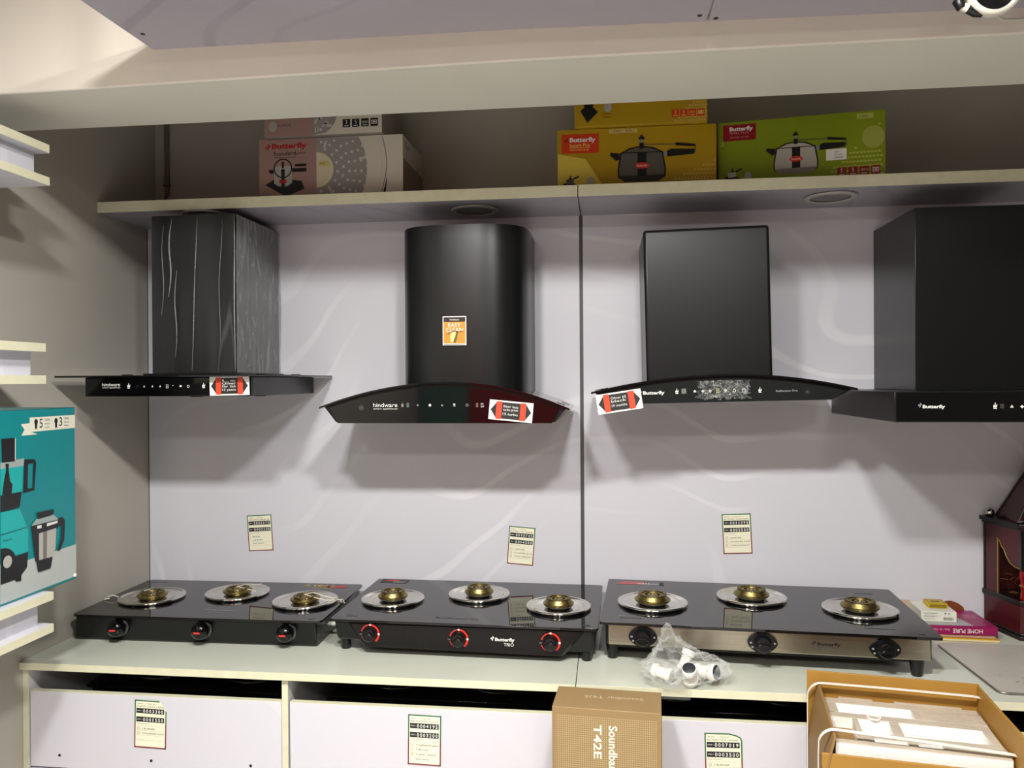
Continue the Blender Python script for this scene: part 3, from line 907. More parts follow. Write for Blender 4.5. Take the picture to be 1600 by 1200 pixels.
def film_sheet(path, z0, z1, amp, name, parent, seed=0., nu=70, nz_=40, mt=None):
    """path: list of (x, d) around the duct"""
    segs = [(Vector(a), Vector(b)) for a, b in zip(path, path[1:])]
    L = [(b - a).length for a, b in segs]; T = sum(L)
    vv = []
    for i in range(nu + 1):
        s_ = T * i / nu; k = 0
        while k < len(L) - 1 and s_ > L[k]:
            s_ -= L[k]; k += 1
        a, b = segs[k]; dr = (b - a).normalized(); p = a + dr * s_
        nrm = Vector((-dr.y, dr.x))
        for j in range(nz_ + 1):
            zz = z0 + (z1 - z0) * j / nz_
            w = noise.noise(Vector((T * i / nu * 26 + seed, (zz) * 3.0 + .35 * T * i / nu * 20 * 0, seed * 2)))
            w2 = noise.noise(Vector((T * i / nu * 55 + zz * 14 + seed, zz * 9.0, 5 + seed)))
            off = amp * (abs(w) * 1.6 + .35 * abs(w2)) + .0015
            q_ = p + nrm * off
            vv.append(P(q_.x, q_.y, zz))
    ff = [(i * (nz_ + 1) + j, (i + 1) * (nz_ + 1) + j, (i + 1) * (nz_ + 1) + j + 1, i * (nz_ + 1) + j + 1) for i in range(nu) for j in range(nz_)]
    m = M(); m.recalc = False; m.add(vv, ff, mt or film)
    return m.build(name, parent, smooth=80)
film_sheet([(-1.509, .01), (-1.509, .348), (-1.2110, .348)], 1.6085, 2.136, .0012, 'plastic_film', t)
film_sheet([(-1.2096, .350), (-1.2092, .004)], 1.6085, 2.130, .0045, 'plastic_film', t, seed=4., mt=film_side)
film_fold = M()
for px_, z0_, z1_, r_, am, sl in ((-1.437, 1.86, 2.12, .0022, .005, .010), (-1.418, 1.66, 1.95, .0014, .004, .004), (-1.352, 1.615, 2.125, .0013, .001, .022), (-1.2125, 1.62, 2.13, .0018, .0012, .0), (-1.463, 1.80, 2.10, .0009, .004, .006), (-1.262, 1.70, 2.12, .0008, .004, .01)):
    film_fold.tube([P(px_ + sl * (i / 16 - .5) + am * math.sin(i * .45 + px_ * 9), .3515, z0_ + (z1_ - z0_) * i / 16) for i in range(17)], [r_ * (.3 + .9 * math.sin(math.pi * i / 16)) for i in range(17)], film_crumple2, seg=6)
film_fold.build('film_fold', t, smooth=60)
# small dark print that shows on the duct wrapping
A = Art(P(-1.5066, .3457, 1.60), X, Z, lift=.0005)
for z0_ in (.02, .135, .255, .375, .48):
    A.start('wrap_print')
    if z0_ + .09 > .53: 
        A.rect(.168, z0_, .20, z0_ + .03, mat('film_print', '#101110', .4), 0); continue
    for i in range(5):
        A.rect(.163 + i * .0085, z0_ + random.uniform(0, .008), .167 + i * .0085, z0_ + .055 + random.uniform(-.008, .006), mat('film_print', '#101110', .4), 0)
    for i in range(3):
        A.ell(.167 + i * .011, z0_ + .076, .004, .004, mat('film_print', '#101110', .4), 0, seg=8)
A.build('wrap_print', t)
o = P(-1.2120, .5195, 1.5345)
label_thing('price_sticker', 'black, orange and white price card on the hood wrapped in film', 'price tag', o, X, Z,
            lambda A: price_sticker(A, .0645, .0310, .128, .058, 1.0, [('Ls', .45), ('Oliver', .16), ('Filter   black', -.16), ('15 years', -.52)]))

# ---- arched hoods
def arch_hood(t, xl, xr, xa, zl, zr, za, bl, br, zb, df, duct, ztop, dz, panel_mat):
    N = 36
    def zf(x):
        return za - (za - zl) * ((xa - x) / (xa - xl)) ** 2 if x < xa else za - (za - zr) * ((x - xa) / (xr - xa)) ** 2
    xs = [xl + (xr - xl) * i / N for i in range(N + 1)]
    # canopy glass
    m = M()
    loop = [P(x, df + .006, zf(x)) for x in xs] + [P(x, df + .006, zf(x) - .006) for x in reversed(xs)]
    m.prism(loop, (0, df + .006 - .05, 0), black_glass)
    m.build('glass_canopy', t, smooth=30)
    # black frame just under the glass
    m = M(); ins = .012
    xs2 = [xl + ins + (xr - xl - 2 * ins) * i / N for i in range(N + 1)]
    loop = [P(x, df - .012, zf(x) - .0065) for x in xs2] + [P(br + .010, df - .012, zb + .003), P(bl - .010, df - .012, zb + .003)]
    m.prism(loop, (0, df - .07, 0), black_plain); m.build('body', t, bevel=.001)
    # front panel
    loop = [P(x, df, zf(x) - .0145) for x in xs2[1:-1]] + [P(br, df, zb), P(bl, df, zb)]
    m = M(); m.prism(loop, (0, .012, 0), panel_mat); p = m.build('control_panel', t, bevel=.001)
    for x, a in ((xr - .030, .33), (xr - .022, .20), (xl + .022, .2), (xl + .04, .33)):
        m = M(); m.hexa([P(x - .012, a + .007, zf(x - .012) - .001), P(x + .012, a + .007, zf(x + .012) - .001), P(x + .012, a - .007, zf(x + .012) - .001), P(x - .012, a - .007, zf(x - .012) - .001),
                P(x - .012, a + .007, zf(x - .012) + .0012), P(x + .012, a + .007, zf(x + .012) + .0012), P(x + .012, a - .007, zf(x + .012) + .0012), P(x - .012, a - .007, zf(x - .012) + .0012)], black_plain); m.build('glass_clip', t)
    return p, zf

# curved duct hood
t = thing('chimney_hood', 'black chimney hood with rounded duct carrying an orange EASY CLEAN sticker', 'cooker hood', P(-.47, 0, 1.445))
loop = []
x0, x1 = -.6785, -.2555; xc = (x0 + x1) / 2; hw = (x1 - x0) / 2
nn = 40
fr = []
for i in range(nn + 1):
    a = math.pi * i / nn
    c_, s_ = math.cos(a), math.sin(a)
    fr.append((xc - hw * (abs(c_) ** .62) * (1 if c_ > 0 else -1), .135 + .195 * abs(s_) ** .62))
plan = [(x0, .001)] + fr + [(x1, .001)]
m = M(); m.prism([P(x, d, 1.50) for x, d in plan], (0, 0, .577), black_satin); m.build('duct', t, smooth=35, bevel=0)
pm = mat('black_panel_gloss', '#08090a', .05, spec=.7)
p, zf = arch_hood(t, -.9058, -.1142, -.492, 1.4965, 1.4900, 1.5735, -.847, -.169, 1.4445, .402, None, None, None, pm)
A = Art(P(-.847, .402, 1.4445), X, Z); q = lambda x: x + .847
A.start('brand_lettering'); A.text('hindware', q(-.731), .0515, .0125, white_ink, 0, w=.078)
A.text('smart appliances', q(-.7305), .0435, .0048, white_ink, 0, w=.078)
A.start('motion_sensor'); A.arc(q(-.7695), .049, .0065, .0085, 0, 360, mat('sensor_ring', '#4a4c4a', .3), 0); A.ell(q(-.7695), .049, .0035, .0035, dgrey_ink, 0)
hand_icon(A, q(-.637), .0575, .0100, grey_ink, 0)
A.start('status_display'); A.rect(q(-.6240), .050, q(-.6155), .064, mat('print_green_grey', '#4f5f55'), 0)
A.start('touch_icon'); A.ell(q(-.5878), .0565, .003, .003, grey_ink, 0, seg=10)
A.start('touch_icon'); A.ell(q(-.549), .0565, .0042, .0042, white_ink, 0, seg=12)
A.start('touch_icon'); A.poly([(q(-.5143), .0535), (q(-.5063), .0535), (q(-.5103), .0605)], grey_ink, 0)
A.start('touch_icon'); A.rect(q(-.4758), .0535, q(-.4678), .0548, white_ink, 0); A.poly([(q(-.4758), .061), (q(-.4718), .055), (q(-.4678), .061)], white_ink, 0)
A.start('touch_icon'); A.arc(q(-.4314), .0565, .003, .0045, 0, 360, grey_ink, 0)
A.start('status_display'); A.rect(q(-.4035), .050, q(-.3965), .063, mat('print_red_grey', '#6a4a48'), 0)
A.start('touch_icon'); A.text('OK', q(-.3885), .0575, .0055, white_ink, 0, w=.009); A.text('OFF', q(-.3885), .0495, .005, white_ink, 0, w=.010)
A.build('lettering', p)
o = P(-.363, .4028, 1.4400)
label_thing('price_sticker', 'black, orange and white price card on the hood with rounded duct', 'price tag', o, X, Z,
            lambda A: price_sticker(A, .0685, .0420, .136, .061, -5.5, [('filter less', .32), ('turbo prem', .0), ('15 turbo', -.45)]))
ob_o = P(-.5212, .3335, 1.6905)
def easy(A):
    W, H = .0765, .0925
    o1 = mat('print_orange', '#e8963a', .35)
    A.rect(0, 0, W, H, white_paper, 0); A.rect(.003, .006, W - .003, H - .003, o1, 1); A.rect(.003, H - .018, W - .003, H - .003, mat('print_brown_black', '#2a1e16', .4), 2)
    A.text('hindware', W / 2, H - .0135, .006, white_ink, 3, w=.030, align='c')
    A.text('EASY', W / 2, H - .034, .0125, white_paper, 3, w=.040, align='c')
    A.text('CLEAN', W / 2, H - .049, .0125, white_paper, 3, w=.055, align='c')
    A.poly([(.026, .010), (.034, .008), (.045, .030), (.047, .044), (.038, .048), (.026, .040), (.024, .025)], mat('print_pale_hand', '#ecd98a', .4), 3)
    A.line([(.014, .034), (.038, .047), (.046, .042), (.066, .044)], .003, mat('print_olive', '#6a5f3a', .4), 4)
    A.poly([(.040, .006), (.046, .018), (.050, .042), (.045, .046), (.041, .030), (.034, .010)], mat('print_olive', '#6a5f3a', .4), 4)
    A.rect(.004, .002, W - .004, .0035, dgrey_ink, 3)
label_thing('easy_clean_sticker', 'small orange EASY CLEAN sticker on the rounded black duct', 'sticker', ob_o, X, Z, easy)

# flat duct hood, leaning slightly
pv = P(.34, 0, 1.515)
t = thing('chimney_hood', 'black chimney hood with flat duct over shallow arched canopy, slightly crooked', 'cooker hood', pv, roty=R(-1.1))
m = M(); m.box(.1235, .504, .001, .33, 1.52, 2.045, black_satin); m.build('duct', t, bevel=.010, bseg=3)
p, zf = arch_hood(t, -.0480, .727, .345, 1.547, 1.540, 1.5915, .012, .655, 1.5085, .402, None, None, None, mat('grey_black_panel', '#1e201f', .10))
A = Art(P(.012, .402, 1.5085), X, Z); q = lambda x: x - .012
A.start('brand_lettering'); butterfly_mark(A, q(.0950), .0315, .011, grey_ink, 0)
A.text('Butterfly', q(.1079), .0275, .0095, white_ink, 0, w=.064, bold=.03)
hand_icon(A, q(.2084), .0345, .0115, white_ink, 0)
A.start('status_display'); A.rect(q(.222), .0275, q(.2360), .0425, mat('print_panel_grey', '#6d706c'), 0)
for x, n_ in ((.2610, 3), (.2850, 4), (.3059, 6)):
    fan_icon(A, q(x), .0335, .0050, white_ink, 0, n=n_)
yl_ink = mat('display_yellow', '#c9c27a', .4)
A.start('digit_display'); A.frame(q(.3240), .0270, q(.3328), .0400, .0018, yl_ink, 0); A.rect(q(.3240), .0328, q(.3328), .0346, yl_ink, 0)
A.start('touch_icon'); A.ell(q(.3506), .0345, .0048, .0030, white_ink, 0, seg=12); A.ell(q(.3506), .0305, .0018, .0018, white_ink, 0, seg=8)
A.start('touch_icon'); A.arc(q(.3766), .0330, .0030, .0046, -150, 150, white_ink, 0)
A.start('touch_icon'); A.arc(q(.4043), .0330, .0048, .0060, 0, 360, white_ink, 0); A.rect(q(.4036), .0305, q(.4050), .0365, white_ink, 0)
hand_icon(A, q(.4504), .0325, .0115, white_ink, 0)
A.start('model_lettering'); A.text('Reflection Pro', q(.4963), .0265, .0055, grey_ink, 0, w=.062, bold=.02)
A.start('motion_sensor'); A.arc(q(.5856), .0240, .0055, .0085, 0, 360, black_ink, 0); A.ell(q(.5856), .0240, .0032, .0032, dgrey_ink, 0)
A.build('lettering', p)
# crumpled film left on the middle of the panel
m = M(); m.recalc = False
vv = []; NX, NZ = 60, 22
for i in range(NX + 1):
    for j in range(NZ + 1):
        x = .245 + .195 * i / NX; zz = .004 + j / NZ * (zf(x) - .016 - 1.5085 - .006)
        w = noise.noise(Vector((x * 60, zz * 70 + x * 30, 3))) ; w2 = noise.noise(Vector((x * 160, zz * 160, 9)))
        ed = min(1, min(i, NX - i) / 5)
        vv.append(P(x, .4032 + ed * (abs(w) * .010 + abs(w2) * .003), 1.5085 + zz))
def keep(i, j):
    e = 7 + 6 * noise.noise(Vector((j * .35, 1, 4)))
    e2 = 7 + 8 * noise.noise(Vector((j * .3, 9, 4)))
    b0 = 1.5 + 3 * noise.noise(Vector((i * .25, 2, 7)))
    return i > e and i < NX - e2 and j > b0
m.add(vv, [(i * (NZ + 1) + j, (i + 1) * (NZ + 1) + j, (i + 1) * (NZ + 1) + j + 1, i * (NZ + 1) + j + 1) for i in range(NX) for j in range(NZ) if keep(i, j)], film_crumple)
m.build('film_remnant', t, smooth=80)
o = P(-.034, .4035, 1.4700)
label_thing('price_sticker', 'black, orange and white price card at the left tip of the crooked hood', 'price tag', o, X, Z,
            lambda A: price_sticker(A, .0705, .0405, .136, .060, 8.5, [('Oliver 60', .32), ('black', .0), ('19 months', -.45)]))

# box hood at the right edge
t = thing('chimney_hood', 'large plain black box chimney hood at the right edge of the photo', 'cooker hood', P(1.08, 0, 1.458))
m = M(); m.box(.902, 1.262, .001, .363, 1.54, 2.0775, black_satin); dk = m.build('duct', t, bevel=.0015)
m = M(); m.lathe([(0, .008), (.02, .008), (.024, 0)], P(1.02, .30, 2.0775), black_plain, seg=20); m.build('duct_knob', dk, smooth=40)
m = M(); m.box(.7624, 1.402, .001, .594, 1.458, 1.540, black_satin); m.build('body', t, bevel=.002)
m = M(); m.box(.7640, 1.4004, .594, .600, 1.4595, 1.5385, mat('black_panel_dull', '#0c0c0c', .13)); p = m.build('control_panel', t, bevel=.001)
A = Art(P(.764, .600, 1.4595), X, Z); q = lambda x: x - .764
A.start('brand_lettering'); butterfly_mark(A, q(.8195), .0430, .011, grey_ink, 0)
A.text('Butterfly', q(.8320), .0365, .0085, white_ink, 0, w=.056, bold=.03)
hand_icon(A, q(1.0125), .0420, .012, white_ink, 0)
A.start('status_display'); A.rect(q(1.0245), .0355, q(1.0345), .0475, mat('print_panel_dark', '#35352f'), 0)
for i, (x, n_) in enumerate(((1.0535, 3), (1.0786, 4), (1.104, 6))):
    fan_icon(A, q(x), .0400, .0050, white_ink, 0, n=n_)
hand_icon(A, q(1.30), .0420, .012, white_ink, 0)
A.build('lettering', p)

# ================================================================== gas hobs
def dish(t, x, d, z, r, big, br, seg=56):
    m = M()
    m.lathe([(r * .97, .0006), (r * .995, .0040), (r, .0070), (r * .985, .0100), (r * .955, .0108), (r * .925, .0092), (r * .88, .0058), (r * .82, .0048), (r * .78, .0062), (r * .74, .0062),
             (r * .70, .0040), (r * .60, .0022), (r * .50, .0010), (r * .40, .0010)], P(x, d, z), chrome, seg=seg)
    tr_ = m.build('drip_tray', t, smooth=50)
    m = M()
    if big:
        m.lathe([(br * .70, .001), (br * .74, .004), (br * .93, .0085), (br * .96, .0115), (br * .55, .012)], P(x, d, z), burner_grey, seg=40)
    else:
        m.lathe([(r * .35, .001), (r * .36, .006), (br * .7, .0100), (br * .55, .0100)], P(x, d, z), brass, seg=40)
    b = m.build('burner', t, smooth=40)
    m = M(); h = .0125 if big else .0100
    tp = .0195 if big else .0125
    m.lathe([(br * .6, h - .002), (br * .97, h - .001), (br, h + .0015), (br, h + .0045), (br * .985, h + .0052), (br * .91, h + .0054), (br * .90, h + .0062), (br * .78, h + tp - .003), (br * .77, h + tp - .002), (br * .44, h + tp - .002), (br * .43, h + tp - .003),
             (br * .42, h + tp - .008), (br * .30, h + tp - .008), (br * .28, h + tp - .003), (br * .14, h + tp - .0025), (br * .12, h + tp - .006), (0.0001, h + tp - .006)], P(x, d, z), brass, seg=44)
    n = 26
    for i in range(n):
        a = 2 * math.pi * i / n
        r0, r1 = br * .60, br * .79
        hh = h + tp - .0025
        ca, sa = math.cos(a), math.sin(a)
        c0 = P(x + r0 * ca, d + r0 * sa, z + hh); c1 = P(x + r1 * ca, d + r1 * sa, z + hh - .0002)
        s_ = Vector((-sa, -ca, 0)) * .0024
        up_ = Vector((0, 0, .0034))
        m.hexa([c0 - s_, c0 + s_, c1 + s_, c1 - s_, c0 - s_ + up_, c0 + s_ + up_, c1 + s_ + up_, c1 - s_ + up_], brass)
    m.build('burner_cap', b, smooth=25)
    # locating pin under the rim at the front
    m = M(); m.lathe([(0, .001), (.004, .001), (.006, .0)], P(x, d + r + .002, z), black_plain, seg=12); m.build('locating_pin', tr_)


def knob_round(t, x, d, z, style):
    if style == 'gloss':
        m = M(); m.lathe([(.029, 0), (.030, .002), (.026, .004), (.0, .004)], P(x, d, z), mat('bezel_grey', '#55575a', .2, .7), axis='y', seg=32); bz = m.build('bezel', t, smooth=40)
        m = M(); m.lathe([(.024, .003), (.0265, .012), (.0265, .024), (.022, .034), (.012, .040), (.0001, .041)], P(x, d, z), black_gloss, axis='y', seg=36)
        k = m.build('knob', t, smooth=50)
        A = Art(P(x - .010, d + .0412, z - .003), X, Z); A.rect(0, 0, .020, .0055, mat('knob_red', '#e23a3a', .35), 0); A.build('pointer_mark', k)
    elif style == 'ring':
        A = Art(P(x, d, z), X, Z)
        rr = mat('ring_red', '#d2352c', .35)
        A.arc(0, 0, .0235, .0295, -55, 85, rr, 0, seg=26); A.arc(0, 0, .0255, .0290, 95, 165, rr, 0, seg=14); A.arc(0, 0, .026, .0285, 195, 240, rr, 0, seg=10)
        A.ell(.0265, 0, .0034, .0034, white_ink, 1); A.ell(0, .0270, .0036, .0030, white_ink, 1)
        A.text('SIM', -.033, -.004, .004, grey_ink, 1)
        A.build('dial_marks', t)
        m = M(); m.lathe([(.021, 0), (.0215, .004), (.020, .017), (.017, .020), (.0001, .0205)], P(x, d, z), black_plain, axis='y', seg=32)
        k = m.build('knob', t, smooth=40)
        m = M()
        m.prism([P(x - .018, d + .020, z - .002), P(x + .018, d + .020, z - .002), P(x + .004, d + .020, z + .010)], (0, -.009, 0), black_plain)
        m.build('grip', k, bevel=.002)
    else:
        m = M()
        lp = []
        for i in range(40):
            a = 2 * math.pi * i / 40
            lp.append(P(x + .041 * (abs(math.cos(a)) ** 1.35) * (1 if math.cos(a) > 0 else -1), d, z + .031 * (abs(math.sin(a)) ** 1.15) * (1 if math.sin(a) > 0 else -1)))
        m.prism(lp, (0, -.009, 0), black_plain); bz = m.build('bezel', t, bevel=.002)
        A = Art(P(x, d + .009, z), X, Z); A.ell(-.032, 0, .0035, .0028, grey_ink, 0); A.ell(.033, 0, .0028, .0028, grey_ink, 0); A.ell(-.028, -.012, .0032, .0028, grey_ink, 0); A.build('dial_marks', bz)
        m = M(); m.lathe([(.0235, .008), (.0240, .014), (.022, .028), (.019, .031), (.0001, .0315)], P(x, d, z), black_plain, axis='y', seg=32)
        k = m.build('knob', t, smooth=40)
        m = M(); m.prism([P(x - .021, d + .030, z - .003), P(x + .021, d + .030, z - .004), P(x + .012, d + .030, z + .004), P(x - .012, d + .030, z + .005)], (0, -.010, 0), black_plain)
        m.build('grip', k, bevel=.002)


def rounded_plate(x0, x1, d0, d1, z0, z1, r, mt, seg=6):
    lp = []
    for cx, cd, a0 in ((x1 - r, d1 - r, 0), (x0 + r, d1 - r, 90), (x0 + r, d0 + r, 180), (x1 - r, d0 + r, 270)):
        for i in range(seg + 1):
            a = R(a0 + 90 * i / seg)
            lp.append(P(cx + r * math.cos(a), cd + r * math.sin(a), z0))
    m = M(); m.prism(lp, (0, 0, z1 - z0), mt)
    return m


# hob 1: plain black, on the left
t = thing('gas_hob', 'black gas hob with low brass burners tied with string, by the left wall', 'gas hob', P(-1.29, .26, ZC), rotz=R(0.6))
rounded_plate(-1.702, -.880, .045, .487, .8335, .8400, .018, black_glass).build('glass_top', t, bevel=.001)
m = M()
m.hexa([P(-1.716, .455, .752), P(-.904, .455, .752), P(-.904, .075, .752), P(-1.716, .075, .752),
        P(-1.694, .476, .8335), P(-.900, .476, .8335), P(-.900, .06, .8335), P(-1.694, .06, .8335)], black_hob)
m.build('body', t, bevel=.006, bseg=3)
for x in (-1.68, -.93):
    for d in (.11, .42):
        m = M(); m.lathe([(.012, 0.0005), (.013, .0035)], P(x, d, ZC), black_plain, seg=14, caps=True); m.build('foot', t)
for x, d in ((-1.548, .286), (-1.279, .210), (-1.006, .286)):
    dish(t, x, d, .8402, .108, False, .049)
for x in (-1.5479, -1.2693, -.9939):
    knob_round(t, x, .4695, .800, 'gloss')
A = Art(P(-1.702, .487, .8402), X, Y)
A.start('brand_lettering'); A.text('Premier', .405, .078, .018, grey_ink, 0, w=.095)
A.text('Smart', .428, .052, .012, grey_ink, 0, w=.05)
A.start('warranty_lettering'); A.text('2 YEAR', .615, .395, .022, mat('gold_ink', '#b89a4a', .4), 0, w=.12, bold=.04)
A.text('WARRANTY', .655, .368, .014, mat('gold_ink', '#b89a4a', .4), 0, w=.09)
A.start('red_certification_mark'); A.rect(.70, .388, .775, .412, red_ink, 0); A.text('ISI', .715, .392, .012, white_ink, 1)
A.start('corner_mark'); A.rect(.02, .405, .085, .412, dgrey_ink, 0)
A.start('corner_mark'); A.rect(.775, .02, .792, .032, dgrey_ink, 0)
A.build('lettering', t)
strm = mat('white_string', '#cfc8b4', .7)
m = M()
m.tube([P(-1.006, .286, .866), P(-.985, .27, .868), P(-.955, .262, .856), P(-.925, .262, .850), P(-.895, .268, .846), P(-.880, .285, .843)], .0018, strm, seg=6)
m.tube([P(-1.006, .286, .866), P(-.975, .30, .862), P(-.935, .292, .850), P(-.905, .275, .847), P(-.885, .262, .845), P(-.876, .27, .835)], .0016, strm, seg=6)
m.lathe([(0, -.004), (.005, 0), (0, .004)], P(-.912, .268, .8505), strm, seg=8)
m.lathe([(0, -.004), (.005, 0), (0, .004)], P(-.886, .272, .8475), strm, seg=8)
m.build('string_tie', t, smooth=60)
m = M(); m.tube([P(-1.279, .21, .866), P(-1.262, .19, .868), P(-1.235, .175, .864), P(-1.215, .16, .864)], .0014, strm, seg=6)
m.tube([P(-1.279, .21, .866), P(-1.255, .215, .863), P(-1.21, .215, .853)], .0014, strm, seg=6); m.build('string_tie', t, smooth=60)
m = M(); m.tube([P(-1.575, .29, .8655), P(-1.56, .285, .869), P(-1.545, .292, .866)], .0016, strm, seg=6)
m.tube([P(-1.662, .30, .846), P(-1.680, .305, .852), P(-1.694, .31, .848), P(-1.684, .318, .845), P(-1.697, .325, .843)], .0022, strm, seg=6); m.build('string_tie', t, smooth=60)
m = M(); m.tube([P(-.905, .36, .795), P(-.872, .36, .795)], [.006, .006], mat('white_plastic', '#d2cfc6', .35), seg=16)
m.tube([P(-.888, .36, .795), P(-.878, .36, .795)], [.0085, .0085], mat('white_plastic', '#d2cfc6', .35), seg=16); m.build('gas_inlet', t, smooth=40)

# hob 2
t = thing('gas_hob', 'black gas hob with three knobs in red rings, middle of three', 'gas hob', P(-.43, .27, ZC), rotz=R(-1.2))
rounded_plate(-.834, -.024, .030, .520, .8505, .8580, .014, black_glass).build('glass_top', t, bevel=.001)
m = M()
m.hexa([P(-.822, .490, .786), P(-.040, .490, .776), P(-.040, .06, .776), P(-.822, .06, .786),
        P(-.828, .500, .8505), P(-.032, .500, .8505), P(-.032, .045, .8505), P(-.828, .045, .8505)], black_hob)
m.build('body', t, bevel=.010, bseg=3)
m = M()
f0 = [P(-.735, .495, .7735), P(-.125, .495, .7690), P(-.060, .500, .8460), P(-.785, .500, .8460)]
f1 = [P(-.725, .512, .7760), P(-.135, .512, .7715), P(-.075, .508, .8440), P(-.772, .508, .8440)]
m.hexa(f0 + f1, black_hob); m.build('front_panel', t, bevel=.0015)
m = M()
m.hexa([P(-.74, .47, .770), P(-.12, .47, .765), P(-.12, .06, .77), P(-.74, .06, .77), P(-.76, .49, .80), P(-.1, .49, .80), P(-.1, .05, .80), P(-.76, .05, .80)], black_hob)
m.build('burner_pan', t)
for x, d in ((-.805, .455), (-.060, .470), (-.805, .09), (-.060, .09)):
    m = M(); m.lathe([(.013, .0003), (.015, .003), (.014, .040)], P(x, d, ZC), black_plain, seg=20, caps=True); m.build('foot', t, smooth=40)
for x, d in ((-.701, .300), (-.430, .212), (-.155, .320)):
    dish(t, x, d, .8582, .103, True, .0485)
for x, z in ((-.7084, .8155), (-.4362, .8110), (-.1630, .8110)):
    knob_round(t, x, .5125, z, 'ring')
A = Art(P(-.834, .52, .8582), X, Y)
A.start('warranty_sticker'); A.rect(.020, .432, .118, .478, black_ink, 0)
A.poly([(.030, .455), (.045, .474), (.085, .474), (.078, .455)], red_ink, 1); A.text('WARRANTY', .065, .441, .011, white_ink, 1, w=.048)
A.start('certification_mark'); A.text('ISI', .040, .045, .012, dgrey_ink, 0); A.rect(.04, .036, .078, .040, dgrey_ink, 0)
A.start('model_lettering'); A.text('Auto', .315, .045, .018, mat('faint_ink', '#2d2f31'), 0); A.text('Tempered Glass', .36, .045, .012, mat('faint_ink', '#2d2f31'), 0, w=.09)
A.start('corner_mark'); A.rect(.57, .050, .63, .052, grey_ink, 0)
A.start('corner_mark'); A.ell(.775, .03, .012, .008, mat('faint_ink', '#2d2f31'), 0)
A.build('glass_lettering', t)
A = Art(P(-.341, .5118, .795), X, Vector((0, -.004, .0735)).normalized() if False else Z)
A.lift = .0012
butterfly_mark(A, .0, .020, .012, white_ink, 0)
A.text('Butterfly', .014, .0145, .0095, white_ink, 0, w=.058, bold=.03)
A.text('TRIO', .040, .0, .0095, white_ink, 0, w=.030)
A.build('front_lettering', t)

# hob 3
t = thing('gas_hob', 'black glass gas hob with brushed steel front and oval knob plates', 'gas hob', P(.45, .27, ZC), rotz=R(-3.2))
rounded_plate(-.012, .914, .035, .535, .866, .8735, .008, black_glass).build('glass_top', t, bevel=.001)
m = M(); m.box(.004, .892, .055, .512, .803, .866, black_hob); m.build('body', t, bevel=.004)
m = M(); m.box(.012, .888, .507, .5165, .803, .862, brushed); m.build('front_panel', t, bevel=.003, bseg=3)
m = M(); m.box(.02, .87, .08, .48, .785, .803, black_hob); m.build('burner_pan', t)
for x, d in ((.022, .470), (.862, .482), (.022, .09), (.862, .09)):
    m = M(); m.lathe([(.0135, .0003), (.015, .003), (.018, .030), (.021, .0535)], P(x, d, ZC), black_plain, seg=20, caps=True); m.build('foot', t, smooth=40)
for x, d in ((.140, .325), (.452, .215), (.757, .305)):
    dish(t, x, d, .8737, .109, True, .0555)
for x in (.112, .4450, .7690):
    knob_round(t, x, .5165, .8320, 'oval')
A = Art(P(-.012, .535, .8737), X, Y)
A.start('warranty_sticker'); A.poly([(.028, .435), (.055, .472), (.13, .472), (.12, .435)], mat('print_rose', '#b2474a', .4), 0); A.text('WARRANTY', .10, .438, .018, white_ink, 1, w=.085); A.rect(.175, .435, .19, .47, black_ink, 1)
A.start('certification_mark'); A.text('ISI', .055, .06, .014, grey_ink, 0); A.rect(.055, .05, .12, .054, dgrey_ink, 0)
A.start('corner_mark'); A.rect(.74, .055, .82, .059, dgrey_ink, 0); A.start('corner_mark'); A.rect(.80, .43, .86, .435, dgrey_ink, 0); A.start('corner_mark'); A.ell(.88, .03, .01, .007, dgrey_ink, 0)
A.build('glass_lettering', t)
A = Art(P(.578, .5165, .830), X, Z)
butterfly_mark(A, .0, .005, .012, black_ink, 0)
A.text('Butterfly', .015, .001, .0085, black_ink, 0, w=.062, bold=.03)
A.text('Signature Plus', .015, -.009, .0055, dgrey_ink, 0, w=.052)
A.build('front_lettering', t)
m = M(); m.box(.895, .925, .16, .24, .838, .860, black_plain); m.build('gas_inlet', t, bevel=.006)

# ================================================================== worktop and cabinets
def worktop(x0, x1, label):
    t = thing('worktop', label, 'worktop', P(x0, .6, ZC - .02))
    m = M(); m.box(x0, x1, 0.001, .6700, ZC - .021, ZC, topm); m.build('board', t)
    m = M(); m.box(x0, x1, .6700, .6727, ZC - .021, ZC, edge); m.build('edge_band', t, bevel=.0006)
worktop(XL + .001, SEAM - .0012, 'grey-green laminate worktop under the left and middle hobs')
worktop(SEAM + .0012, 2.55, 'grey-green laminate worktop under the right hob')
# thin grey sheet with metal edge lying on the right of the worktop
t = thing('laminate_sheet', 'grey laminate sheet with thin metal rim lying on the worktop under the altar', 'sheet', P(1.05, .5, ZC))
lp = [(1.0069, .252), (1.0100, .235), (1.030, .222), (1.062, .218), (2.2, .245), (2.2, .628), (1.030, .6215), (1.016, .617), (1.0113, .607)]
m = M(); m.prism([P(x, d, ZC + .0003) for x, d in lp], (0, 0, .004), mat('grey_laminate', '#b9b5aa', .3, vary=.06, vscale=10)); m.build('sheet', t)
pts = [P(x, d, ZC + .0035) for x, d in [(2.2, .628), (1.030, .6215), (1.016, .617), (1.0113, .607), (1.0069, .252)]]
m = M(); m.tube(pts, .0030, mat('dull_metal_rim', '#8a8780', .3, .8), seg=8); m.build('metal_rim', t, smooth=50)
A = Art(P(1.0, .63, ZC + .0043), X, Y)
for x, y, l, a in ((.09, .09, .012, 20), (.105, .085, .018, -10), (.12, .12, .006, 40), (.13, .06, .010, 5), (.07, .14, .006, -30), (.1, .17, .005, 10), (.15, .1, .006, 0)):
    A.line([(x, y), (x + l * math.cos(R(a)), y + l * math.sin(R(a)))], .002, black_ink, 0)
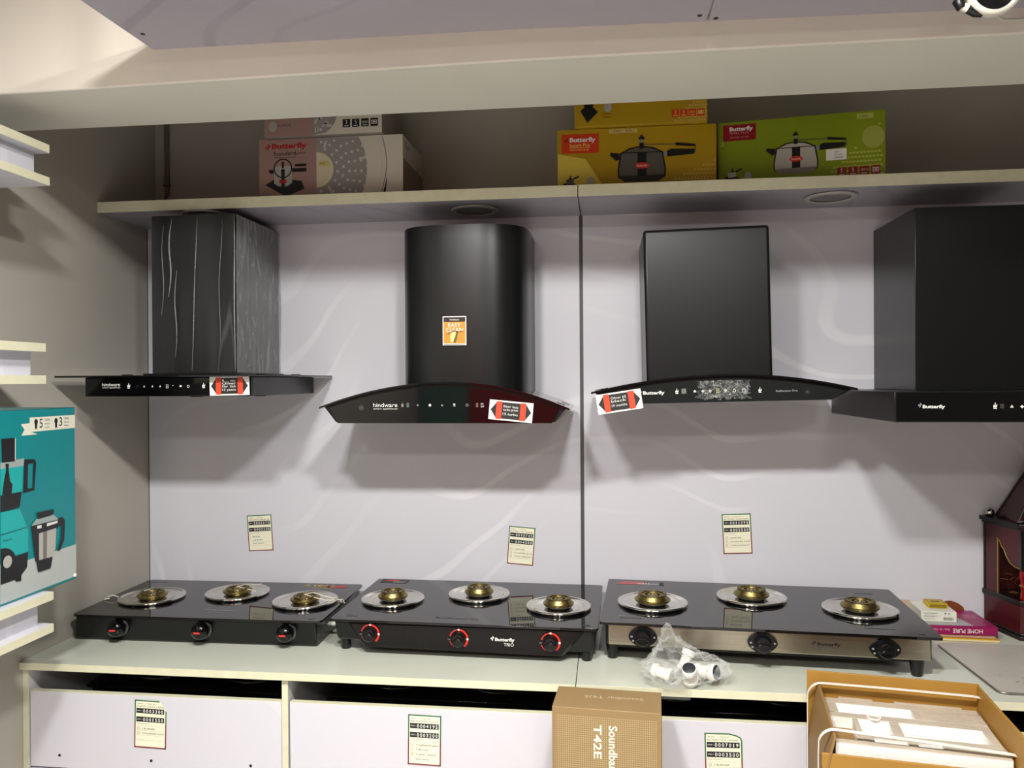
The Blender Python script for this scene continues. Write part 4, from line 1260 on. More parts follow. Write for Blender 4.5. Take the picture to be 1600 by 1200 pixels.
A.build('scratches', t)

def cabinet(x0, x1, left_side, label, divider=True):
    t = thing('base_cabinet', label, 'cabinet', P((x0 + x1) / 2, .33, 0))
    if left_side:
        m = M(); m.box(x0, x0 + .018, .02, .655, 0, ZC - .0215, lam); s_ = m.build('side_panel', t)
        m = M(); m.box(x0, x0 + .018, .655, .6575, 0, ZC - .0215, edge); m.build('edge_band', s_)
    xi = x0 + (.018 if left_side else 0)
    m = M(); m.box(x1 - .018, x1, .02, .655, 0, ZC - .0215, lam); s_ = m.build('side_panel', t)
    m = M(); m.box(x1 - .018, x1, .655, .6575, 0, ZC - .0215, edge); m.build('edge_band', s_)
    m = M(); m.box(xi, x1 - .018, .002, .020, 0, ZC - .0215, darkin); m.build('back_panel', t)
    m = M(); m.box(xi, x1 - .018, .020, .630, .530, .545, darkin); m.build('inner_shelf', t)
    m = M(); m.box(xi + .004, x1 - .0205, .637, .655, .436, .660, lam); f = m.build('flap', t, bevel=.0008)
    m = M(); m.box(xi + .004, x1 - .0205, .6365, .6545, .6601, .6612, edge); m.build('edge_band', f)
    w = x1 - .0205 - xi - .004
    for k in (.119, .49, .88):
        m = M(); m.lathe([(0, .0012), (.0035, .0012), (.0045, 0)], P(xi + .004 + w * k, .655, .4725 if k != .49 else .471), black_plain, axis='y', seg=14); m.build('screw', f)
    m = M(); m.box(xi + .004, x1 - .0205, .637, .655, .05, .430, lam); m.build('flap', t, bevel=.0008)
    return t
cabinet(-1.7350, -.9100, True, 'lilac white cabinet bay under the left hob, price tag on its flap')
cabinet(-.9095, -.0800, False, 'lilac white cabinet bay under the middle hob, price tag on its flap')
cabinet(-.0795, .7700, False, 'lilac-white cabinet bay under the right hob, half behind the soundbar carton')
cabinet(.7705, 1.62, False, 'lilac-white cabinet bay behind the open carton at the right edge')

# stoves stored inside the cabinets (seen through the gap), filling every bay to help darken it
def stored(x0, x1, z, label):
    t = thing('stored_hob', label, 'gas hob', P((x0 + x1) / 2, .3, z), group=None)
    rounded_plate(x0, x1, .10, .54, z + .085, z + .091, .014, black_glass).build('glass_top', t, bevel=.001)
    m = M(); m.box(x0 + .01, x1 - .01, .12, .52, z + .012, z + .085, black_hob); m.build('body', t, bevel=.004)
    for x in (x0 + .05, x1 - .05):
        for d in (.15, .48):
            m = M(); m.lathe([(.013, .0003), (.014, .012)], P(x, d, z), black_plain, seg=12, caps=True); m.build('foot', t)
    w = x1 - x0
    for k, d in ((.25, .36), (.75, .36)):
        dish(t, x0 + w * k, d, z + .0912, .095, True, .045, seg=36)
stored(-1.62, -.98, .5455, 'black gas hob stored in the cabinet under the left hob, seen through the gap')
stored(-.83, -.18, .5455, 'black gas hob stored in the cabinet under the middle hob, seen through the gap')
stored(.02, .68, .5455, 'black gas hob stored in the cabinet under the right hob, seen through the gap')
stored(.86, 1.5, .5455, 'black gas hob stored in the cabinet at the right end, behind the open carton')

# ------------------------------------------------------------------ price tags
def price_tag(o, rot, w, h, name, mrp, off, lines, label, group, ring=True, torn=0):
    """o = centre on the surface facing the aisle"""
    ca, sa = math.cos(R(rot)), math.sin(R(rot))
    ux = Vector((ca, 0, sa)); uy = Vector((-sa, 0, ca))
    org = Vector(o) - ux * w / 2 - uy * h / 2
    A = Art(org, ux, uy, lift=.0008)
    b = w * .035
    if torn == 1:      # folded upper right corner
        base = [(0, 0), (w, 0), (w, h * .80), (w * .93, h * .87), (w * .78, h), (0, h)]
        A.poly(base, paper, 0)
        A.rect(0, h * .52, b, h, green_ink, 1); A.rect(w - b, h * .52, w, h * .80, green_ink, 1); A.rect(0, h - b, w * .78, h, green_ink, 1)
    elif torn == 2:    # curling upper right corner
        base = [(0, 0), (w, 0), (w, h * .86), (w * .95, h * .93), (w * .85, h * .965), (w * .65, h), (0, h)]
        A.poly(base, paper, 0)
        A.rect(0, h * .52, b, h, green_ink, 1); A.rect(w - b, h * .52, w, h * .86, green_ink, 1); A.rect(0, h - b, w * .65, h, green_ink, 1)
        A.line([(w * .65, h - b / 2), (w * .85, h * .955), (w * .95, h * .92), (w - b / 2, h * .86)], b, green_ink, 1)
    else:
        A.rect(0, 0, w, h, paper, 0)
        A.rect(0, h * .52, b, h, green_ink, 1); A.rect(w - b, h * .52, w, h, green_ink, 1); A.rect(0, h - b, w, h, green_ink, 1)
    A.rect(0, 0, b, h * .52, maroon_ink, 1); A.rect(w - b, 0, w, h * .52, maroon_ink, 1); A.rect(0, 0, w, b, maroon_ink, 1)
    A.text('BRAND', w * .09, h * .915, h * .022, black_ink, 1, w=w * .17)
    A.text('MODEL NO.', w * .40, h * .915, h * .022, black_ink, 1, w=w * .27)
    A.rect(w * .345, h * .905, w * .35, h * .95, dgrey_ink, 1)
    A.text(name, w * .07, h * .855, h * .032, dgrey_ink, 1, w=w * .84)
    for y, word, num in ((.725, 'MRP', mrp), (.545, 'OFFER', off)):
        A.rect(w * .055, h * y, w * .93, h * (y + .105), black_ink, 1)
        A.text(word, w * .08, h * (y + .04), h * .026, white_ink, 2, w=w * .12)
        A.text('\u20b9', w * .215, h * (y + .033), h * .035, grey_ink, 2, w=w * .03)
        nx = len(num)
        for i, c in enumerate(num):
            if c != ' ':
                A.text(c, w * (.265 + .094 * i + .036), h * (y + .018), h * .068, white_ink, 2, align='c', w=w * (.062 if c != '1' else .025), bold=.01)
    A.text('PRODUCT DESCRIPTION', w * .08, h * .495, h * .018, dgrey_ink, 1, w=w * .38)
    for i in range(4):
        A.rect(w * .07, h * (.46 - i * .10), w * .93, h * (.46 - i * .10) + h * .003, grey_ink, 1)
    for i, tx in enumerate(lines):
        y = h * (.385 - i * .095)
        if ring and i < 3:
            A.arc(w * .13, y + h * .018, w * .038, w * .046, 0, 360, dgrey_ink, 1, seg=14)
            A.text(str(i + 1), w * .13, y + h * .006, h * .026, dgrey_ink, 1, align='c')
        xx = w * (.23 if ring else .18)
        A.text(tx, xx, y, h * .034, black_ink, 1, w=min(w * .70, w * .052 * len(tx)))
    ob = A.build('price_tag', origin=o)
    return tag(ob, label, 'price tag', group)
gw = 'price tags on the wall'; gc = 'price tags on the cabinet flaps'
wall_d = .0002
price_tag(P(-1.2925, wall_d, 1.0125), 3.5, .096, .134, 'PRESTIGE PRIME 3B', '0005175', '0003200', ['MANUAL', '3 BURNER', 'GAS STOVE'], 'green and red framed price tag on the wall above the left hob', gw, ring=False)
price_tag(P(-.3098, wall_d, .9828), -4.2, .0945, .136, 'BUTTERFLY TRIO 3 BURNER', '0010745', '0004500', ['3 BURNER', 'TOUGHENED GLASS', '2 YEAR WARRANTY'], 'green and red framed price tag on the wall above the middle hob', gw)
price_tag(P(.4455, wall_d, 1.0390), 2.5, .098, .139, 'BUTTERFLY SIGNATURE', '0011095', '0005500', ['3 BURNER', 'TOUGHENED GLASS', '2 YEAR WARRANTY'], 'green and red framed price tag on the wall above the right hob', gw)
price_tag(P(-1.3300, .6562, .5785), -1.5, .099, .139, 'CURTIS CURTIS 2 RING', '0003300', '0001550', ['2 BURNER', 'TOUGHENED GLASS'], 'price tag with a folded top corner on the flap under the left hob', gc, torn=1)
price_tag(P(-.5125, .6562, .5725), -1.0, .094, .140, 'PRESTIGE MAGIC PLUS 2B', '0004195', '0003200', ['Toughened glass', '2 Burner', '2 year Glass', 'warranty'], 'neat price tag on the flap under the middle hob', gc)
price_tag(P(.3035, .6562, .5600), 1.0, .098, .142, 'BUTTERFLY DUO 2 BURNER', '0007019', '0003500', ['2 BURNER', 'TOUGHENED GLASS'], 'price tag with a curled top corner on the flap between the two cartons', gc, torn=2)

# ================================================================== plastic bag of white fittings
bagm = bpy.data.materials.new('clear_poly_bag'); bagm.use_nodes = True
nt = bagm.node_tree; nt.nodes.clear()
out = nt.nodes.new('ShaderNodeOutputMaterial'); mix = nt.nodes.new('ShaderNodeMixShader'); tr = nt.nodes.new('ShaderNodeBsdfTransparent')
pb = nt.nodes.new('ShaderNodeBsdfPrincipled'); pb.inputs['Base Color'].default_value = (.72, .73, .70, 1); pb.inputs['Roughness'].default_value = .12
fr_ = nt.nodes.new('ShaderNodeLayerWeight'); fr_.inputs['Blend'].default_value = .35
ad = nt.nodes.new('ShaderNodeMath'); ad.operation = 'MULTIPLY_ADD'; ad.inputs[1].default_value = .62; ad.inputs[2].default_value = .06
nt.links.new(fr_.outputs['Facing'], ad.inputs[0]); nt.links.new(ad.outputs[0], mix.inputs['Fac'])
nt.links.new(tr.outputs[0], mix.inputs[1]); nt.links.new(pb.outputs[0], mix.inputs[2]); nt.links.new(mix.outputs[0], out.inputs['Surface'])
bag_c = P(.205, .615, ZC)
t = thing('plastic_bag', 'crumpled clear plastic bag of white fittings on the worktop in front of the steel-front hob', 'bag', bag_c)
bm = bmesh.new(); bmesh.ops.create_icosphere(bm, subdivisions=6, radius=1)
for v in bm.verts:
    p = v.co.copy()
    a = math.atan2(p.y, p.x)
    rad = 1 + .16 * noise.noise(Vector((math.cos(a) * 1.4, math.sin(a) * 1.4, 1.0))) + .10 * math.cos(3 * a + .6)
    x, y, z = p.x * .108 * rad, p.y * .090 * rad, (p.z * .5 + .5)
    h_ = .066 * z ** .8
    x *= 1 - .10 * z; y *= 1 - .15 * z
    g = math.exp(-((p.x + .38) ** 2 + (p.y - .25) ** 2) / .20) * max(0, p.z)
    h_ += .078 * g; y += .010 * g; x += -.012 * g
    r_ = Vector((x, y, h_))
    n1 = noise.noise(r_ * 30 + Vector((3, 1, 2))); n2 = noise.noise(r_ * 58); n3 = noise.noise(r_ * 18); n4 = noise.noise(r_ * 150)
    disp = (.016 * (1 - 2.4 * abs(n1)) + .0055 * (1 - 2.4 * abs(n2)) + .009 * n3 + .0006 * n4)
    dirv = Vector((p.x, p.y, max(p.z, 0) + .1)).normalized()
    r_ += dirv * disp
    r_.z = max(r_.z, .0012 + .0006 * (n2 + 1))
    r_.y = min(r_.y, .092)
    v.co = r_
me = bpy.data.meshes.new('bag_film'); bm.to_mesh(me); bm.free()
me.materials.append(bagm)
me.polygons.foreach_set('use_smooth', [True] * len(me.polygons)); me.set_sharp_from_angle(angle=R(38))
o = bpy.data.objects.new('bag_film', me); C.objects.link(o); o.parent = t
m = M(); m.recalc = False
vv = []
for i in range(13):
    for j in range(9):
        x = .150 + .075 * i / 12; s_ = j / 8
        d = .640 + min(s_, .60) * .058 + .0; zz = ZC + .003
        if s_ > .6: d = .6765; zz = ZC + .003 - (s_ - .6) * .075
        w = noise.noise(Vector((x * 70, s_ * 4, 1)))
        vv.append(P(x - .01 * s_, d + abs(w) * .002, zz + abs(w) * .003))
m.add(vv, [(i * 9 + j, (i + 1) * 9 + j, (i + 1) * 9 + j + 1, i * 9 + j + 1) for i in range(12) for j in range(8)], bagm)
m.build('bag_hem', t, smooth=60)
wp = mat('white_abs', '#e9e7df', .3)
cap = mat('black_rubber_cap', '#2b2d31', .4)
def fitting(c, ax, L, r, label):
    c = Vector(c); ax = Vector(ax).normalized()
    t = thing('white_fitting', label, 'plastic fitting', c, group='white fittings in the plastic bag')
    m = M(); m.tube([c - ax * L / 2, c - ax * L * .46, c - ax * L * .30, c - ax * L * .28, c + ax * L * .20, c + ax * L * .22, c + ax * L * .47, c + ax * L / 2],
                    [r * .9, r, r, r * .78, r * .78, r, r, r * .94], wp, seg=28); m.build('barrel', t, smooth=40)
    m = M(); m.tube([c + ax * (L / 2 - .002), c + ax * (L / 2 + .0015), c + ax * (L / 2 + .003)], [r * .84, r * .84, r * .7], cap, seg=24); m.build('end_cap', t, smooth=40)
fitting(P(.215, .665, ZC + .036), (-.12, -.50, .82), .056, .0205, 'white plastic fitting with black cap facing up, front of the bag')
fitting(P(.262, .632, ZC + .034), (.80, -.55, .18), .060, .0225, 'white plastic fitting with cap facing right, right side of the bag')
fitting(P(.212, .590, ZC + .050), (.35, .25, .8), .058, .0185, 'white plastic fitting standing at the back of the bag')
fitting(P(.145, .630, ZC + .026), (-.75, .45, .1), .056, .0200, 'white plastic fitting lying at the left of the bag')

# ================================================================== soundbar carton
t = thing('soundbar_carton', 'tall brown carton lettered Soundbar T42E, standing on end before the cabinets', 'box', P(-.1302, .7239, 0), rotz=R(-3.6))
kraft = mat('kraft_board', '#927850', .55, vary=.05, vscale=12)
m = M(); m.box(-.1322, .1352, .7260, .8580, .0, .767, kraft); m.build('carton_body', t, bevel=.002)
# dotted print
dotm = bpy.data.materials.new('dotted_kraft'); dotm.use_nodes = True
nt = dotm.node_tree; b = nt.nodes['Principled BSDF']; b.inputs['Roughness'].default_value = .5
tc = nt.nodes.new('ShaderNodeTexCoord'); sp = nt.nodes.new('ShaderNodeSeparateXYZ'); nt.links.new(tc.outputs['Object'], sp.inputs[0])
def frac_d(sock):
    a = nt.nodes.new('ShaderNodeMath'); a.operation = 'MULTIPLY'; a.inputs[1].default_value = 1 / .0052; nt.links.new(sock, a.inputs[0])
    f = nt.nodes.new('ShaderNodeMath'); f.operation = 'FRACT'; nt.links.new(a.outputs[0], f.inputs[0])
    s_ = nt.nodes.new('ShaderNodeMath'); s_.operation = 'SUBTRACT'; s_.inputs[1].default_value = .5; nt.links.new(f.outputs[0], s_.inputs[0])
    q_ = nt.nodes.new('ShaderNodeMath'); q_.operation = 'POWER'; q_.inputs[1].default_value = 2; 
    ab = nt.nodes.new('ShaderNodeMath'); ab.operation = 'ABSOLUTE'; nt.links.new(s_.outputs[0], ab.inputs[0]); nt.links.new(ab.outputs[0], q_.inputs[0])
    return q_.outputs[0]
ad = nt.nodes.new('ShaderNodeMath'); ad.operation = 'ADD'; nt.links.new(frac_d(sp.outputs['X']), ad.inputs[0]); nt.links.new(frac_d(sp.outputs['Z']), ad.inputs[1])
lt = nt.nodes.new('ShaderNodeMath'); lt.operation = 'LESS_THAN'; lt.inputs[1].default_value = .055; nt.links.new(ad.outputs[0], lt.inputs[0])
mx = nt.nodes.new('ShaderNodeMix'); mx.data_type = 'RGBA'; mx.inputs['A'].default_value = (*lin('#927850'), 1); mx.inputs['B'].default_value = (*lin('#b8a57c'), 1)
nt.links.new(lt.outputs[0], mx.inputs['Factor']); nt.links.new(mx.outputs['Result'], b.inputs['Base Color'])
A = Art(P(-.1322, .858, 0), X, Z)
A.rect(.010, .02, .257, .748, dotm, 0)
ow = mat('offwhite_ink', '#e8e2cf', .5)
A.text('Soundbar', .1405, .7285, .0200, ow, 1, rot=-90, bold=.02)
A.text('T42E', .1035, .7285, .0185, ow, 1, rot=-90, bold=.02, w=.083)
A.build('front_print', t)
A = Art(P(.1352, .7260, .767), -X, -Y)
A.text('Soundbar T42E', .045, .050, .016, mat('tan_ink', '#c4b48f', .5), 0, w=.150)
A.build('top_print', t)
m = M(); m.box(.1352, .1358, .731, .853, .01, .757, mat('dark_brown_side', '#3b2f1f', .5)); m.build('side_sheet', t)  # darker brown sheet over the right side

# ================================================================== open carton with foam
cart = mat('corrugated_board', '#a0762f', .55, vary=.06, vscale=10)
cart_o = mat('corrugated_board_outer', '#8f6d3d', .6, vary=.06, vscale=10)
foam = mat('white_foam', '#e6e4de', .6, bump=.2, bscale=90)
foamd = mat('dusty_foam_top', '#b9ac9a', .7, vary=.12, vscale=14, bump=.25, bscale=90)
t = thing('open_carton', 'open brown carton with white moulded foam inside, bottom right corner', 'box', P(.51, .69, 0), rotz=R(-8.3))
x0, d0 = .510, .690; W, D_ = .398, .40
th = .006
m = M()
m.box(x0, x0 + W, d0, d0 + th, 0, .822, cart); m.build('back_wall', t, bevel=.0015)
m = M()
m.box(x0, x0 + th, d0 + th, d0 + .300, 0, .66, cart_o)
m.hexa([P(x0, d0 + .300, .66), P(x0 + th, d0 + .300, .66), P(x0 + th, d0 + th, .66), P(x0, d0 + th, .66),
        P(x0 + .029, d0 + .300, .782), P(x0 + .034, d0 + .300, .782), P(x0 + .030, d0 + th, .797), P(x0 + .024, d0 + th, .797)], cart_o)
m.build('left_wall', t, bevel=.001)
m = M()
lp = [P(x0 + W, d0 + th, 0), P(x0 + W, d0 + th, .820), P(x0 + W, d0 + .16, .824), P(x0 + W, d0 + D_, .832), P(x0 + W, d0 + D_, 0)]
m.prism(lp, (-th, 0, 0), cart); m.build('right_wall', t, bevel=.001)
m = M(); m.box(x0 + .004, x0 + W - th, d0 + .292, d0 + .298, 0, .742, cart); m.build('front_wall', t, bevel=.0015)
m = M(); m.box(x0 + th, x0 + W - th, d0 + th, d0 + .292, .02, .03, cart); m.build('base', t)
# foam with recesses
m = M(); fx, fd = x0 + .034, d0 + .012; fw, fdp = .352, .272
zt_, zr_ = .764, .736
m.box(fx, fx + fw, fd, fd + fdp, .66, zr_, foam)
def blk(a0, a1, b0, b1, z1=zt_, z0=zr_):
    m.box(fx + a0, fx + a1, fd + b0, fd + b1, z0, z1 - .0015, foam); m.box(fx + a0, fx + a1, fd + b0, fd + b1, z1 - .0015, z1, foamd)
blk(0, fw, .012, .042); blk(.04, .12, 0, .012); blk(.17, fw - .03, 0, .012)
blk(0, .028, .042, .102); blk(.200, fw, .042, .102)
blk(0, fw, .102, .128)
blk(.055, .066, .128, .205); blk(.135, .155, .128, .205); blk(.332, fw, .128, .205)
blk(.050, fw, .205, .228); blk(.050, .085, .228, .250); blk(.155, .175, .228, .250); blk(.225, fw, .228, .250)
blk(.0, fw, .250, fdp)
fo = m.build('foam_insert', t, bevel=.0022)
m = M(); m.lathe([(.016, 0), (.016, .0035), (.013, .0035), (.013, 0)], P(fx + .105, fd + .118, zt_), foam, seg=28); m.build('foam_ring', fo, smooth=30)
m = M(); m.box(fx + .001, fx + .054, fd + .130, fd + .203, zr_, zr_ + .002, cart_o); m.build('card_pad', t)
strap = mat('white_strap', '#e9e6dd', .35)
def band(dd, z_side, zl, zr, name='strap'):
    pts = [P(x0 - .0020, d0 + dd, .02), P(x0 - .0020, d0 + dd, zl - .060)]
    for i in range(1, 7):
        a = R(90 * i / 6)
        pts.append(P(x0 - .0020 + .036 * (1 - math.cos(a)), d0 + dd, zl - .038 + .038 * math.sin(a)))
    pts += [P(x0 + W * .5, d0 + dd, (zl + zr) / 2 + .001), P(x0 + W - .02, d0 + dd, zr)]
    pts += [P(x0 + W + .0015, d0 + dd, zr - .003), P(x0 + W + .0020, d0 + dd, zr - .03), P(x0 + W + .0020, d0 + dd, .02)]
    m = M(); m.strip(pts, Vector((0, .012, 0)), .0012, strap); m.build(name, t, bevel=0)
band(.030, 0, .801, .801)
band(.275, 0, .788, .774)

# ================================================================== small stack right of the hobs
z = ZC + .0006
pinkm = mat('magenta_book', '#8c1250', .35); pinkd = mat('magenta_book_back', '#8c1440', .4)
t = thing('yellow_booklet', 'yellow edged booklet at the bottom of the pile beside the altar', 'book', P(1.12, .1, z), rotz=R(-2))
m = M(); m.box(1.035, 1.213, .004, .196, z, z + .0075, mat('yellow_cover', '#d2a92a', .4)); m.build('cover', t, bevel=.001)
m = M(); m.box(1.037, 1.2115, .006, .1962, z + .0016, z + .006, mat('page_edge', '#dcd0a8', .6)); m.build('pages', t)
z += .0085
t = thing('paperback', 'thin paperback with a cream and red cover under the magenta book', 'book', P(1.12, .1, z), rotz=R(-3))
m = M(); m.box(1.015, 1.205, .0, .185, z, z + .0065, mat('red_cream_cover', '#b8907a', .45)); m.build('cover', t, bevel=.001)
z += .0072
t = thing('magenta_book', 'magenta book with its spine title Home Pure upside down, in the pile by the altar', 'book', P(1.11, .1, z), rotz=R(0))
zt2 = z + .0285
m = M(); m.box(1.005, 1.2115, .004, .182, z, z + .0285, pinkm); m.build('cover', t, bevel=.0022)
A = Art(P(1.2115, .182, z + .0285), -X, -Z)
A.text('HOME PURE', .046, .009, .013, white_ink, 0, w=.088)
A.text('Rose - de - Nuit', .144, .009, .008, mat('pink_ink2', '#e0a0b8'), 0, w=.05)
A.build('spine_title', t)
A = Art(P(1.2115, .004, zt2), -X, -Y)
A.poly([(.10, .0), (.205, .0), (.205, .175), (.07, .175)], mat('cover_grey', '#a7a6a4', .35), 0)
A.text('HOME', .025, .075, .014, mat('pink_ink2', '#e0a0b8'), 1, w=.035); A.text('PURE', .022, .055, .014, mat('pink_ink2', '#e0a0b8'), 1, w=.035)
A.build('cover_print', t)
z = zt2 + .0006
t = thing('small_white_box', 'small white printed box with barcode on the magenta book', 'box', P(1.06, .1, z), rotz=R(-3))
m = M(); m.box(1.000, 1.106, .03, .145, z, z + .0325, mat('white_carton_card', '#dedccf', .4)); m.build('carton_body', t, bevel=.001)
A = Art(P(1.0, .145, z), X, Z)
for i in range(2):
    A.rect(.008, .026 - i * .009, .05, .0272 - i * .009, dgrey_ink, 0); A.rect(.008, .023 - i * .009, .04, .0238 - i * .009, grey_ink, 0)
for i in range(14):
    A.rect(.066 + i * .0022, .005, .0668 + i * .0022 + (.0006 if i % 3 else 0), .015, dgrey_ink, 0)
A.rect(.070, .024, .074, .029, dgrey_ink, 0); A.rect(.080, .024, .086, .028, grey_ink, 0)
A.text('FRAGRANCE', .010, .006, .004, grey_ink, 0)
A.build('printed_front', t)
t = thing('small_cream_box', 'small cream box with torn end lying behind the yellow matchbox', 'box', P(1.0, .07, z), rotz=R(-3))
m = M(); m.box(.962, 1.010, -.0 + .004, .028, z - .0 + .0, z + .030, mat('cream_pink_card', '#bfa68d', .5)); m.build('carton_body', t, bevel=.001)
z2 = z + .0332
t = thing('matchbox', 'small yellow matchbox on top of the white box', 'box', P(1.05, .08, z2), rotz=R(-4))
m = M(); m.box(1.036, 1.093, .05, .108, z2, z2 + .0145, mat('yellow_match_card', '#c9a800', .4)); m.build('sleeve', t, bevel=.0008)
A = Art(P(1.036, .108, z2), X, Z); A.rect(.003, .002, .054, .0125, mat('olive_strike', '#7d6a14', .5), 0); A.build('striking_strip', t)
A = Art(P(1.036, .108, z2 + .0145), X, Y); A.frame(.004, .004, .053, .054, .003, mat('olive_strike', '#7d6a14', .5), 0); A.rect(.015, .02, .042, .038, mat('olive_strike', '#7d6a14', .5), 0); A.build('top_print', t)
t = thing('wooden_piece', 'curved brown wooden piece standing behind the magenta book', 'ornament', P(1.15, .02, ZC))
m = M(); lp = [P(1.12, .002, ZC + .001), P(1.195, .002, ZC + .001), P(1.185, .002, ZC + .055), P(1.168, .002, ZC + .068), P(1.145, .002, ZC + .076), P(1.126, .002, ZC + .074)]
m.prism([Vector((p.x, -.0035, p.z)) for p in lp], (0, .003, 0), mat('brown_wood', '#7a4020', .5)); m.build('board', t)

# ================================================================== home altar at the right edge
mar = mat('maroon_lacquer', '#451519', .25, vary=.08, vscale=12)
blk_ = mat('black_lacquer', '#15100f', .22)
gold = mat('gold_line', '#b59a52', .35, .6)
silver = mat('silver_ball', '#c9c9c4', .12, 1.0)
t = thing('home_altar', 'maroon and black lacquered home altar with gold lines and pyramid roof, right edge', 'altar', P(1.43, .09, ZC))
fp = [(1.246, .010), (1.284, .165), (1.310, .178), (1.600, .178), (1.626, .165), (1.664, .010)]
def ring_prism(ex, z0, z1, mt, name):
    c = (1.455, .09)
    m = M(); m.prism([P(c[0] + (x - c[0]) * (1 + ex / .2), max(.002, c[1] + (d - c[1]) * (1 + ex / .085)), z0) for x, d in fp], (0, 0, z1 - z0), mt)
    return m.build(name, t, bevel=.0015)
zb_ = ZC + .0008
ring_prism(.006, zb_, zb_ + .012, blk_, 'plinth')
ring_prism(.002, zb_ + .012, zb_ + .020, blk_, 'plinth_step')
ring_prism(0, zb_ + .020, .858, mar, 'drawer_base')
ring_prism(.004, .858, .874, blk_, 'ledge')
# side walls with arched opening
for sx in (1, -1):
    cx = 1.455
    def TX(x): return cx + sx * (x - cx) if sx == -1 else x
    # side board runs from (1.246,.01) to (1.284,.165)
    a = Vector((1.248, .012)); b_ = Vector((1.284, .163)); L = (b_ - a).length; dr = (b_ - a).normalized()
    def S(u, zz, off=0):
        p = a + dr * u; n_ = Vector((-dr.y, dr.x))   # outward (towards the left)
        p = p + n_ * off
        return P(p.x if sx == 1 else 2 * cx - p.x, p.y, zz)
    prof = [(0, .874), (.062, .874), (.062, 1.055), (.070, 1.048), (.080, 1.030), (.090, 1.022), (.098, 1.005), (.115, .985), (.140, .975), (L, .975), (L, 1.095), (0, 1.095)]
    m = M(); lp = [S(u, zz) for u, zz in prof]
    dv = S(0, .9, -.006) - S(0, .9, 0)
    m.prism(lp, dv, mar); sd = m.build('side_panel', t)
    m = M(); m.tube([S(u, zz, .0012) for u, zz in prof[1:10]], .0014, gold, seg=6); m.build('gold_line', sd, smooth=60)
    m = M(); m.tube([S(0.001, .874, .001), S(.001, 1.095, .001)], .003, blk_, seg=6)
    m.build('corner_trim', sd)
for x0_, x1_ in ((1.284, 1.296), (1.614, 1.626)):
    m = M(); m.box(x0_, x1_, .158, .172, .970, 1.095, blk_); m.build('front_post', t)
# front arch board with name
m = M()
lp = [P(1.296, .172, 1.095), P(1.296, .172, .985)] + [P(1.455 - .150 * math.cos(R(a_)), .172, .985 + .055 * math.sin(R(a_))) for a_ in range(0, 181, 12)] + [P(1.614, .172, .985), P(1.614, .172, 1.095)]
m.prism(lp, (0, .006, 0), mat('red_lacquer_panel', '#7a1f1c', .25)); fb = m.build('arch_board', t)
A = Art(P(1.296, .172, .985), X, Z); A.frame(.006, .008, .312, .104, .003, gold, 0)
for i in range(6):
    A.arc(.045 + i * .042, .075, .008, .012, 0, 220, mat('gold_ink2', '#c59a2c', .4), 1); A.rect(.045 + i * .042, .088, .075 + i * .042, .091, mat('gold_ink2', '#c59a2c', .4), 1)
A.build('gold_script', fb)
# turned pillars
for x in (1.306, 1.604):
    m = M(); m.lathe([(.016, 0), (.018, .004), (.017, .012), (.015, .030), (.0165, .040), (.0185, .046), (.0165, .050), (.0155, .056), (.019, .075), (.019, .086), (.0140, .098), (.011, .101)], P(x, .158, .8742), mat('red_lacquer', '#7d1010', .12), seg=28); pl = m.build('pillar', t, smooth=50)
    m = M()
    for zz, rr in ((.046, .0187), (.099, .0135)):
        m.lathe([(rr - .001, zz - .002), (rr + .001, zz), (rr - .001, zz + .002)], P(x, .158, .8742), gold, seg=28)
    m.build('gold_ring', pl, smooth=50)
m = M(); m.box(1.262, 1.648, .003, .010, .874, 1.095, mat('dark_red_back', '#3a0f0f', .4)); m.build('back_board', t)
# tinsel seen inside
m = M(); random.seed(3)
tin = mat('gold_red_tinsel', '#9a6a3a', .3, .7); tin2 = mat('red_tinsel', '#8a1414', .3, .2)
for i in range(90):
    c = Vector((random.uniform(1.285, 1.42), -random.uniform(.05, .14), random.uniform(.876, .935)))
    v = Vector((random.uniform(-1, 1), random.uniform(-1, 1), random.uniform(-1, 1))).normalized() * .012
    w = v.orthogonal().normalized() * .0014
    m.add([c - v - w, c - v + w, c + v + w, c + v - w], [(0, 1, 2, 3)], tin if i % 2 else tin2)
m.recalc = False
tn = m.build('tinsel_garland', t); tn['kind'] = 'stuff'
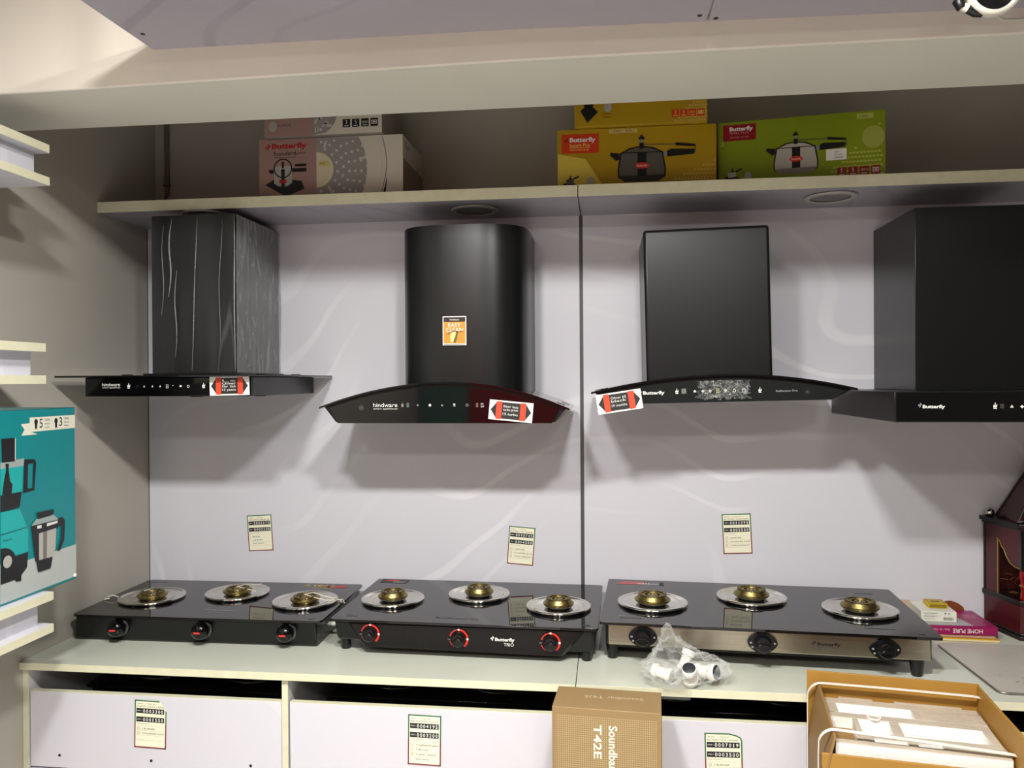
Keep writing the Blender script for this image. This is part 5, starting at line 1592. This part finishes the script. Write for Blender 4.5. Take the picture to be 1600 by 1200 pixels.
# cornice, balls, roof
ring_prism(.004, 1.095, 1.103, blk_, 'cornice_step')
ring_prism(.010, 1.103, 1.116, blk_, 'cornice')
for x, d in ((1.262, .018), (1.648, .018)):
    m = M(); m.lathe([(.0001, 0), (.010, .0), (.0135, .005), (.0150, .0125), (.0115, .0215), (.005, .0265), (.0001, .028)], P(x, d, 1.116), silver, seg=24); m.build('corner_ball', t, smooth=60)
m = M(); m.lathe([(.0001, 0), (.018, .0), (.022, .004), (.014, .010), (.0001, .012)], P(1.300, .160, 1.116), silver, seg=24); m.build('corner_ball', t, smooth=60)
m = M(); bx0, bx1, bd0, bd1 = 1.285, 1.625, .012, .150; top = P(1.455, .08, 1.42)
tw = .012
b4 = [P(bx0, bd1, 1.1165), P(bx1, bd1, 1.1165), P(bx1, bd0, 1.1165), P(bx0, bd0, 1.1165)]
t4 = [P(1.455 - tw, .08 + tw, 1.42), P(1.455 + tw, .08 + tw, 1.42), P(1.455 + tw, .08 - tw, 1.42), P(1.455 - tw, .08 - tw, 1.42)]
m.hexa(b4 + t4, mar); rf = m.build('roof', t, bevel=.001)
m = M()
for a_, b2 in zip(b4, t4):
    m.tube([a_, b2], .004, blk_, seg=6)
m.build('roof_ridge', rf, smooth=50)

# ================================================================== camera above the right hood
t = thing('security_camera', 'white security camera hanging under the soffit, only its lower rim in view, top right', 'security camera', P(.734, 1.2, 2.364))
wcam = mat('white_camera_shell', '#d8d5c8', .3)
def Q(x, z, d=1.2):
    return P(x, d, z)
cc = Q(.7335, 2.3125)
m = M(); m.lathe([(.043, .0), (.048, -.004), (.050, .010), (.0475, .017), (.043, .019), (.040, .014), (.038, .009)], cc, wcam, axis='y', seg=48); m.build('housing_rim', t, smooth=50)
m = M(); m.lathe([(.0001, .004), (.026, .006), (.039, .010)], cc, black_glass, axis='y', seg=48); m.build('lens_glass', t, smooth=50)
m = M(); m.lathe([(.0001, -.05), (.026, -.045), (.034, -.01), (.040, 0)], cc, wcam, axis='y', seg=48); m.build('housing', t, smooth=50)
m = M(); m.tube([Q(.694, 2.360), Q(.690, 2.325), Q(.700, 2.290)], .0065, wcam, seg=10); m.build('bracket', t, smooth=50)
m = M(); m.tube([Q(.680, 2.312), Q(.674, 2.296), Q(.679, 2.283)], [.006, .0115, .0085], black_plain, seg=14)
m.tube([Q(.679, 2.288), Q(.691, 2.282)], [.0085, .008], wcam, seg=12)
m.tube([Q(.690, 2.283), Q(.705, 2.276), Q(.717, 2.270)], [.009, .0105, .006], black_plain, seg=14); m.build('cable_joint', t, smooth=50)
m = M(); m.tube([Q(.717, 2.270), Q(.724, 2.2665), Q(.735, 2.272), Q(.790, 2.292, 1.12), Q(.87, 2.332, 1.022), Q(1.0, 2.344, 1.015), Q(1.3, 2.34, 1.015)], .0028, wcam, seg=8); m.build('cable', t, smooth=50)
